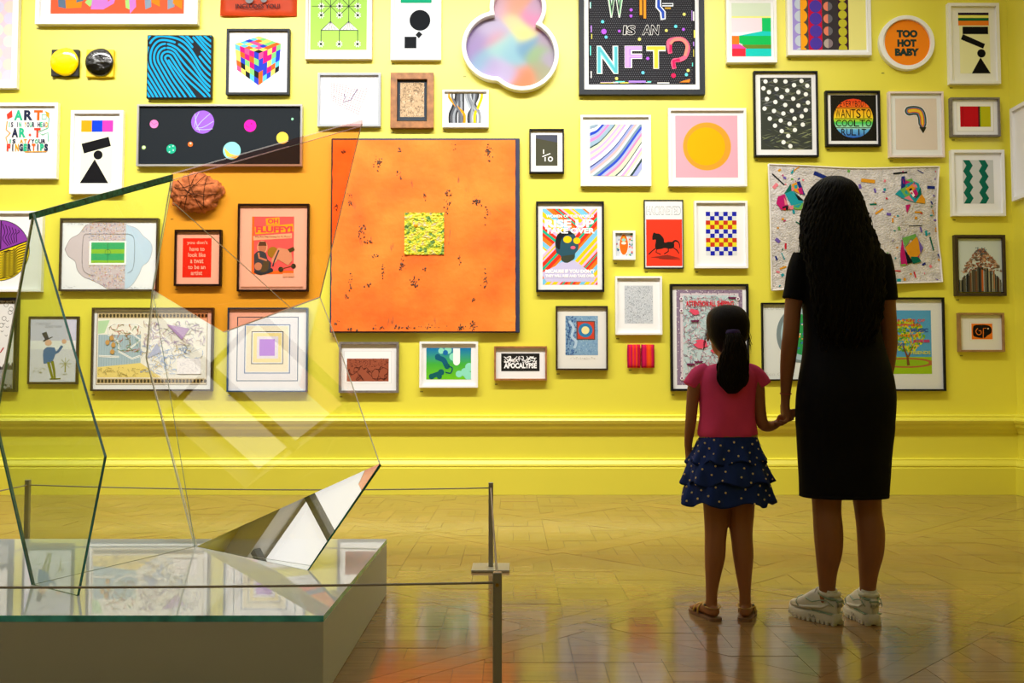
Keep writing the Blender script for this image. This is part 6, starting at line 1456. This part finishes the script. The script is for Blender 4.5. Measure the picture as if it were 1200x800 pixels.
# ---------------------------------------------------------------- sneakers
M_shoe = mat('white_shoe_leather', '#e0dfd6', .5, bump=(90, .15, .002)); M_sole = mat('white_rubber', '#d8d6cc', .6); M_grn = mat('sage_trim', '#8ea898', .6); M_dk = mat('dark_tread', '#2c2c2a', .8); M_sock = mat('white_sock', '#dcdcd8', .9)
def shoe(loc, yaw, parent, label):
    root = empty('sneaker', Vector((loc[0], loc[1], 0)) , None); root.parent = parent; root.location -= parent.location; root['label'] = label
    M = Matrix.Translation(Vector((loc[0], loc[1], 0))) @ Matrix.Rotation(yaw, 4, 'Z') @ Matrix.Diagonal((.92, .84, .96, 1))
    def put(name, bm, m, smooth=True):
        bmesh.ops.transform(bm, matrix=M, verts=bm.verts[:]); return obj(name, bm, m, root, smooth)
    def sec(y): # y 0 heel .. .27 toe : half width, height, centre x
        return None
    def outline_(y): t = y / .272; return (.036 * (1 - max(0, (.12 - t) / .12) ** 2.2 * .45)) * (1 + .28 * math.sin(min(1, max(0, (t - .35) / .5)) * math.pi) ** 1 * 1) * (1 - max(0, (t - .80) / .20) ** 2.4 * .75)
    ys = [.0, .004, .012, .03, .055, .085, .115, .145, .175, .205, .23, .25, .264, .272]
    bm = bmesh.new(); rs = []
    for y in ys:
        w_ = outline_(y) * 1.08; n = 18; row = []; toe = max(0, (y - .2) / .07) * .012
        th = .040 if y < .12 else .040 - (y - .12) / .15 * .010
        for i in range(n):
            a = 2 * math.pi * i / n; ca, sa = math.cos(a), math.sin(a); row.append(bm.verts.new((math.copysign(abs(ca) ** .45, ca) * w_ * (1 + .05 * (sa < 0)), y, toe + .004 + th / 2 + math.copysign(abs(sa) ** .5, sa) * th / 2)))
        rs.append(row)
    for a, b in zip(rs, rs[1:]):
        for i in range(18): bm.faces.new((a[i], a[(i + 1) % 18], b[(i + 1) % 18], b[i]))
    bm.faces.new(rs[0]); bm.faces.new(rs[-1]); sole = put('sole', bm, M_sole)
    bm = bmesh.new()
    for i in range(11):
        y = .010 + i * .024; toe = max(0, (y - .2) / .07) * .012; w_ = outline_(min(y, .26)) * 1.10
        for s_ in (-1, 1):
            v = [(s_ * w_ * .35, y - .007, toe), (s_ * w_ * 1.02, y - .007, toe), (s_ * w_ * 1.02, y + .007, toe), (s_ * w_ * .35, y + .007, toe), (s_ * w_ * .35, y - .009, toe + .012), (s_ * w_ * 1.04, y - .009, toe + .014), (s_ * w_ * 1.04, y + .009, toe + .014), (s_ * w_ * .35, y + .009, toe + .012)]
            vv = [bm.verts.new(p_) for p_ in v]
            for f in ((0, 3, 2, 1), (4, 5, 6, 7), (0, 1, 5, 4), (1, 2, 6, 5), (2, 3, 7, 6), (3, 0, 4, 7)): bm.faces.new([vv[k] for k in f])
    t_ = put('tread', bm, M_sole, False); t_['kind'] = 'stuff'
    bm = bmesh.new(); w_ = .044; box(bm, -.038, .012, .0405, .038, .12, .0445); bmesh.ops.bevel(bm, geom=bm.edges[:], offset=.0015, segments=1, affect='EDGES'); put('sole_line', bm, M_grn, False)
    # upper
    bm = bmesh.new(); n = 20; rs = []
    for y, wf, top, lean in ((-.002, .66, .108, .004), (.006, .90, .118, .002), (.03, .99, .116, 0), (.06, .99, .114, 0), (.085, .97, .120, 0), (.11, .95, .126, 0), (.135, .96, .118, 0), (.16, .98, .102, 0), (.19, .99, .086, 0), (.22, .99, .074, 0), (.245, .97, .065, 0), (.262, .88, .056, 0), (.270, .62, .047, 0)):
        w_ = outline_(max(0, min(y, .27))) * wf; row = []
        zb = .036
        for i in range(n):
            a = 2 * math.pi * i / n; ca, sa = math.cos(a), math.sin(a)
            z = (zb + top) / 2 + math.copysign(abs(sa) ** .7, sa) * (top - zb) / 2; nar = 1 - .22 * max(0, (z - .06) / .06)
            row.append(bm.verts.new((math.copysign(abs(ca) ** .6, ca) * w_ * nar, y + lean, z)))
        rs.append(row)
    for a, b in zip(rs, rs[1:]):
        for i in range(n): bm.faces.new((a[i], a[(i + 1) % n], b[(i + 1) % n], b[i]))
    bm.faces.new(rs[0]); bm.faces.new(rs[-1]); put('upper', bm, M_shoe)
    bm = bmesh.new(); lp = [Vector((.032 * math.cos(t) * (1 - .1 * math.sin(t)), .052 + .048 * math.sin(t),   .116 + .010 * math.sin(t) + (.008 if math.sin(t) < -.7 else 0))) for t in [2 * math.pi * i / 24 for i in range(25)]]
    tube(bm, lp, .0085, 8, up=Vector((0, 0, 1))); put('collar', bm, M_shoe)
    bm = bmesh.new(); lp = [Vector((.0345 * math.cos(t) * (1 - .1 * math.sin(t)), .052 + .050 * math.sin(t),   .107 + .010 * math.sin(t))) for t in [2 * math.pi * i / 24 for i in range(25)]]
    tube(bm, lp, .0052, 6, up=Vector((0, 0, 1))); put('collar_band', bm, M_grn)
    bm = bmesh.new(); tube(bm, [Vector((0, .05, .06)), Vector((0, .048, .124)), Vector((0, .046, .134))], [.034, .0325, .031], 16); put('sock', bm, M_sock)
    bm = bmesh.new(); box(bm, -.017, -.010, .068, .017, .0, .104); bmesh.ops.bevel(bm, geom=bm.edges[:], offset=.004, segments=2, affect='EDGES'); put('heel_tab', bm, M_shoe)
    bm = bmesh.new(); box(bm, -.019, -.0105, .088, .019, .0, .098); bmesh.ops.bevel(bm, geom=bm.edges[:], offset=.002, segments=1, affect='EDGES'); put('heel_stripe', bm, M_grn)
    bm = bmesh.new(); vs, fs = text_polys('FILA', .02); q = [bm.verts.new((-.013 + .026 * u, -.0112, .074 + .009 * v)) for u, v in vs]
    for f in fs: bm.faces.new([q[i] for i in f])
    put('heel_lettering', bm, mat('grey_print', '#8c9088', .6), False)
    for s_ in (-1, 1):
        bm = bmesh.new(); q = [bm.verts.new((s_ * .0455, .09 + (.05 * u if s_ > 0 else .05 - .05 * u), .018 + .011 * v)) for u, v in vs]
        for f in fs: bm.faces.new([q[i] for i in f])
        put('side_lettering', bm, mat('grey_print', '#8c9088', .6), False)
        bm = bmesh.new(); tube(bm, [Vector((s_ * .034, .02, .082)), Vector((s_ * .037, .06, .064)), Vector((s_ * .043, .11, .058)), Vector((s_ * .044, .16, .052)), Vector((s_ * .036, .22, .05))], [.0045, .005, .005, .005, .004], 6, up=Vector((0, 0, 1))); put('side_stripe', bm, M_shoe)
    bm = bmesh.new(); ball(bm, (0, .088, .104), (.027, .030, .032), 16); ball(bm, (0, .082, .132), (.019, .010, .014), 12); put('tongue', bm, M_shoe)
    for s_ in (-1, 1):
        bm = bmesh.new(); tube(bm, [Vector((s_ * .036, -.001, .075)), Vector((s_ * .042, .03, .095)), Vector((s_ * .040, .07, .09)), Vector((s_ * .043, .11, .078)), Vector((s_ * .041, .15, .088))], .0022, 6, up=Vector((0, 0, 1))); put('side_trim', bm, M_grn)
        bm = bmesh.new(); tube(bm, [Vector((s_ * .046, .185, .05)), Vector((s_ * .044, .20, .066)), Vector((s_ * .026, .205, .080)), Vector((0, .208, .084))], .0020, 6, up=Vector((0, 1, .1))); put('toe_trim', bm, M_grn)
    for i in range(5):
        bm = bmesh.new(); y = .108 + i * .019; z = .129 - i * .0108; tube(bm, [Vector((-.024, y, z - .016)), Vector((-.012, y + .002, z)), Vector((.012, y + .002, z)), Vector((.024, y, z - .016))], .0032, 6, up=Vector((0, 1, 0))); put('lace', bm, M_sock)
    return root
pa = W.p(971, 706, .008); pb = W.p(1018, 706, .008)
def heel(a, deg): return (a.x - math.sin(R(-deg)) * .050, a.y - math.cos(R(deg)) * .050)
shoe(heel(pa, 33), R(33), woman, 'left sneaker pointing outward'); shoe(heel(pb, 3), R(3), woman, 'right sneaker seen from behind')

# ---------------------------------------------------------------- the girl
Gd = Body(3.66, 852); girl = empty('person', Gd.p(852, 718), 'young girl with a ponytail in a pink top and navy ruffled skirt', 'person'); girl.location.z = 0
def chain(bm, pts, n=14):
    q = spline(pts, 3); capsule(bm, [Gd.p(a, b, o) for a, b, r_, o in q], [r_ for a, b, r_, o in q], n)
bm = bmesh.new()
Gd.loft(bm, [(430, 826, 878, .05, 0), (450, 824, 880, .065, 0), (490, 826, 880, .07, 0), (520, 824, 882, .075, 0), (560, 824, 884, .075, 0)])
capsule(bm, [Gd.p(852, 436), Gd.p(852, 424), Gd.p(852, 408, .008)], [.040, .034, .036], 14)
gh = Gd.p(852, 390.5, .01); GH = .205; head(bm, gh, GH)
chain(bm, [(838, 555, .052, 0), (838.5, 585, .0495, 0), (839, 605, .0465, 0), (839, 620, .0445, 0), (838, 632, .0415, -.006), (837, 650, .040, -.012), (835.5, 672, .031, -.004), (834, 694, .0225, 0), (834, 712, .023, .004)])
chain(bm, [(869, 555, .052, 0), (869.5, 585, .0500, 0), (869, 605, .0475, 0), (868.5, 620, .0445, 0), (869, 632, .0415, -.006), (870, 650, .040, -.012), (871.5, 672, .031, -.004), (873, 694, .0225, 0), (873.5, 712, .023, .004)])
feet = []
for ax, sd, dg_ in ((834, -1, 17), (873.5, 1, 19)):
    a = Gd.p(ax, 712, .0); f = Vector((sd * math.sin(R(dg_)), math.cos(R(dg_)), 0)); c = Vector((a.x, a.y, 0)); feet.append((c, f, sd))
    capsule(bm, [c - f * .018 + Vector((0, 0, .034)), c + f * .03 + Vector((0, 0, .034)), c + f * .075 + Vector((0, 0, .028)), c + f * .11 + Vector((0, 0, .024))], [(.022, .022), (.024, .024), (.030, .017), (.030, .012)], 12, up=Vector((f.y, -f.x, 0)))
    sx = Vector((f.y, -f.x, 0))
    for k, (u, l_, rr_) in enumerate(((-.022 * sd, .042, .0095), (-.008 * sd, .038, .0075), (.004 * sd, .034, .007), (.015 * sd, .030, .0068), (.025 * sd, .024, .0065))):
        b = c + f * .112 + sx * u + Vector((0, 0, .021)); capsule(bm, [b - f * .015, b + f * (l_ - .012)], [rr_, rr_ * .9], 8)
# left arm (hanging), right arm reaching to the woman
chain(bm, [(822, 440, .034, 0), (815, 452, .030, 0), (811.5, 470, .0245, 0), (810, 490, .0225, .002), (809, 505, .020, .015), (808.5, 518, .0165, .03), (809, 528, .0145, .04)], 12)
chain(bm, [(882, 440, .034, 0), (887, 452, .030, 0), (889, 470, .0265, 0), (891, 486, .0245, 0), (894, 497, .0235, .0), (903, 500, .021, .02), (912, 497.5, .0165, .035), (917.5, 494.5, .0142, .045)], 12)
l0 = Gd.p(809, 528, .04)
capsule(bm, [l0, l0 + Vector((0, .004, -.024)), l0 + Vector((0, .008, -.050))], [(.0145, .0145), (.011, .024), (.010, .026)], 10, up=Vector((1, 0, 0)))
for L_, oy in ((.048, .021), (.053, .007), (.049, -.007), (.038, -.019)): finger(bm, l0 + Vector((0, oy + .008, -.052)), (.08, .05, -1), -.3, Vector((0, 1, 0)), L_, .0062)
finger(bm, l0 + Vector((.004, .024, -.02)), (.25, .6, -.75), -.2, Vector((0, 1, 0)), .040, .0068)
g0 = Gd.p(917.5, 494.5, .045); tgt = W.p(925, 488, .055); d_ = (tgt - g0).normalized()
capsule(bm, [g0, g0 + d_ * .022, g0 + d_ * .045], [(.0145, .0145), (.0125, .022), (.012, .025)], 10, up=Vector((0, 1, 0)))
for L_, oz in ((.046, .018), (.052, .006), (.048, -.006), (.038, -.017)): finger(bm, g0 + d_ * .046 + Vector((0, -.010, oz)), (.8, .25, .25), -.7, Vector((0, 0, 1)), L_, .0066)
finger(bm, g0 + d_ * .02 + Vector((0, -.016, .014)), (.75, -.2, .62), .25, Vector((0, 0, 1)), .040, .007)
remeshed('body', bm, M_skinG, girl, .0042, 4); face(gh, GH, girl)
# pink top
bm = bmesh.new()
Gd.loft(bm, [(426, 838, 866, .045, 0), (429, 829, 875, .056, 0), (433, 821.5, 882, .064, 0), (445, 817.5, 886, .076, 0), (465, 819, 884, .082, 0), (485, 820, 884, .084, 0), (500, 818.5, 886, .086, 0), (508, 818, 887, .084, 0), (512, 820, 885, .078, 0)], 40,
        fn=lambda t, py: 1 + .014 * math.sin(6 * t + py * .09) + (.012 * math.sin(19 * t) if py > 500 else 0))
for q in ([(830, 433, .030, 0), (821, 438, .036, 0), (813.5, 446, .0345, 0), (809, 453, .033, 0)], [(874, 433, .030, 0), (883, 438, .036, 0), (890.5, 445, .0345, 0), (895, 452, .033, 0)]):
    qq = spline(q, 3); tube(bm, [Gd.p(a, b, o) for a, b, r_, o in qq], [r_ for a, b, r_, o in qq], 16, up=Vector((0, 1, 0)))
top = remeshed('pink_top', bm, M_pink, girl, .005, 2)
# belt and tiered skirt
bm = bmesh.new(); Gd.loft(bm, [(508, 820, 886.5, .080, 0), (513, 820, 887, .080, 0)], 32, 2); obj('belt', bm, mat('gold_belt', '#a88a48', .45, metal=.3), girl, True)
skirt = empty('skirt', Vector((0, 0, 0))); skirt.parent = girl; skirt.location = (0, 0, Gd.p(852, 560).z)
def tier(rows, amp, k, ph, name='ruffle'):
    bm = bmesh.new(); y0, y1 = rows[0][0], rows[-1][0]
    def f(t, py):
        u = (py - y0) / (y1 - y0); return 1 + amp * u ** 1.3 * (math.sin(k * t + ph) + .5 * math.sin((k * 2 + 1) * t + ph * 2)) + (.012 * math.sin(40 * t) * (1 - u))
    rs = Gd.loft(bm, rows, 120, 4, f, caps=False)
    for row_i, row in enumerate(rs):
        uu = row_i / (len(rs) - 1)
        for i_, v in enumerate(row): v.co.z += .010 * uu ** 1.5 * math.sin(k * 2 * math.pi * i_ / 120 + ph + 1.2)
    inner = [bm.verts.new((v.co.x * .985 + Gd.p(852, 560).x * .015, v.co.y * .985 + Gd.D * .015, v.co.z + .002 + .006 * 0)) for v in rs[-1]]
    for i in range(120): bm.faces.new((rs[-1][i], inner[i], inner[(i + 1) % 120], rs[-1][(i + 1) % 120]))
    o = obj(name, bm, M_navy, skirt, True); md = o.modifiers.new('s', 'SOLIDIFY'); md.thickness = .0025; md.offset = -1; return rs, f
tiers = [([(511, 821, 886, .082, 0), (518, 817, 889, .088, 0), (528, 813, 892, .098, 0), (541, 806, 897, .112, 0)], .06, 9, .4),
         ([(534, 810, 894, .098, 0), (545, 806, 897, .108, 0), (554, 803, 900, .116, 0), (565, 800, 904, .125, 0)], .065, 8, 1.9),
         ([(558, 806, 898, .108, 0), (568, 803, 901, .116, 0), (578, 800, 903, .122, 0), (588.5, 798.5, 905, .13, 0)], .06, 7, 3.3)]
dots = bmesh.new(); r = random.Random(11)
for rows, amp, k, ph in tiers:
    tier(rows, amp, k, ph)
    y0, y1 = rows[0][0], rows[-1][0]; S_ = spline(rows, 6)
    for i in range(52):
        t = 2 * math.pi * (i + r.uniform(-.3, .3)) / 52; u = ((i * .618) % 1) * .84 + .10; py = y0 + u * (y1 - y0); row = min(S_, key=lambda a: abs(a[0] - py))
        a, b = Gd.p(row[1], py), Gd.p(row[2], py); c = (a + b) / 2; q = 1 + amp * u ** 1.3 * (math.sin(k * t + ph) + .5 * math.sin((k * 2 + 1) * t + ph * 2)); ct, st = math.cos(t), math.sin(t)
        ball(dots, (c.x + math.copysign(abs(ct) ** .86, ct) * (b.x - a.x) / 2 * q, c.y + row[4] + math.copysign(abs(st) ** .86, st) * row[3] * q, c.z), .0042, 8)
o = obj('gold_dots', dots, mat('gold_dot', '#f4dca0', .4), skirt, True); o['kind'] = 'stuff'
# hair cap, ponytail
bm = bmesh.new()
Gd.loft(bm, [(357.6, 846, 858, .02, 0), (358.8, 841, 863, .045, -.002), (362, 834.5, 868.5, .066, -.004), (368, 829.5, 873.5, .080, -.008), (376, 827.6, 876, .086, -.014), (386, 827.8, 876, .082, -.020), (396, 830, 873.5, .068, -.028), (404, 834.5, 868.5, .05, -.034), (411, 840, 863, .03, -.034), (415, 846, 857, .012, -.034)], 48, 4, fn=lambda t, py: 1 + .006 * math.sin(23 * t))
for v in bm.verts:
    if v.co.y > gh.y + .035 and v.co.z - gh.z < .055: v.co.y = gh.y + .035
hg = obj('hair', bm, M_hairG, girl, True)
rowsP = spline([(391, 845, 857, .022, -.112), (396, 843.5, 859, .026, -.122), (405, 841, 863, .03, -.125), (418, 837, 866, .034, -.118), (430, 834, 867.5, .034, -.110), (442, 833.5, 868, .032, -.105), (450, 836, 866, .026, -.103), (456, 841, 860, .018, -.102), (461, 846, 855, .006, -.102)], 4)
bm = bmesh.new(); Gd.loft(bm, rowsP, 40, 1, fn=lambda t, py: 1 + .03 * math.sin(9 * t + py * .08) + .02 * math.sin(17 * t - py * .05)); pt = obj('ponytail', bm, M_hairG, girl, True)
def lockG(i):
    a = math.pi + math.pi * (i + .5) / 44; ph = r.uniform(0, 6.3); am = r.uniform(.001, .004); end = r.randint(24, len(rowsP)); out = []
    for k_, (py, xl, xr, dd, o_) in enumerate(rowsP[:end]):
        A, B = Gd.p(xl, py), Gd.p(xr, py); c = (A + B) / 2; w_ = (B.x - A.x) / 2
        out.append(Vector((c.x + math.cos(a) * w_ + am * math.sin(py * .25 + ph), c.y + o_ + math.sin(a) * dd * 1.03, c.z)))
    return out
locks('loose_locks', 44, lockG, M_hairG, pt, .0026, 5)
bm = bmesh.new(); q = Gd.p(851, 391, -.112)
for k_ in range(3): tube(bm, [q + Vector(((.0205 + .003 * (k_ == 1)) * math.cos(t), .026 * math.sin(t), .004 - k_ * .006)) for t in [i * math.pi / 10 for i in range(21)]], .0046, 6, up=Vector((0, 0, 1)))
bmesh.ops.remove_doubles(bm, verts=bm.verts[:], dist=1e-6); obj('hair_tie', bm, mat('purple_hair_tie', '#3c2c68', .8), pt, True)
def strayG(i):
    sd = -1 if i % 2 else 1; x0 = 829 if sd < 0 else 874; a0_ = r.uniform(388, 404)
    return [Gd.p(x0 + sd * (1 + 6 * t / 6 * r.uniform(.6, 1.2)), a0_ - 10 + t * 4 + r.uniform(-1, 1), -.01) for t in range(6)]
locks('stray_strands', 14, strayG, M_hairG, hg, .0007, 4)
# sandals
M_gold = mat('gold_strap', '#a8843c', .35, metal=.5); M_ins = mat('tan_sandal_sole', '#8a6448', .6)
for c, f, sd in feet:
    root = empty('sandal', c); root.parent = girl; root.location = c - girl.location; sx = Vector((f.y, -f.x, 0)); Z = Vector((0, 0, 1))
    bm = bmesh.new(); rs = []
    for y, w_ in ((-.046, .010), (-.042, .020), (-.03, .027), (0, .028), (.04, .028), (.08, .034), (.11, .035), (.135, .028), (.148, .015), (.152, .006)):
        rs.append([bm.verts.new(c + f * y + sx * (s_ * w_) + Z * z) for s_, z in ((-1, .0005), (1, .0005), (1, .012), (-1, .012))])
    for a, b in zip(rs, rs[1:]):
        for i in range(4): bm.faces.new((a[i], a[(i + 1) % 4], b[(i + 1) % 4], b[i]))
    bm.faces.new(rs[0]); bm.faces.new(rs[-1]); obj('sole', bm, M_ins, root)
    for nm, y0, z0, ww, hh in (('toe_strap', .085, .012, .034, .034), ('instep_strap', .055, .012, .032, .044)):
        bm = bmesh.new(); tube(bm, [c + f * y0 + sx * (ww * math.cos(t)) + Z * (z0 + hh * math.sin(t)) for t in [math.pi * i / 12 for i in range(13)]], [(.002, .006)] * 13, 8, up=Z); obj(nm, bm, M_gold, root, True)
    bm = bmesh.new(); tube(bm, [c + f * (.002 - .036 * math.cos(t) * 1.0) + sx * (.0295 * math.sin(t)) + Z * (.046 + .006 * (1 - math.cos(t))) for t in [-math.pi * .98 + 2 * math.pi * i / 20 * .98 for i in range(21)]], [(.0018, .0052)] * 21, 8, up=Vector((.01, 0, 1))); obj('ankle_strap', bm, M_gold, root, True)
    bm = bmesh.new(); q = c + sx * (sd * .0295) + f * .002 + Z * .056; ball(bm, q, .0055, 8); obj('buckle', bm, mat('buckle_metal', '#8c8c88', .3, metal=.9), root, True)
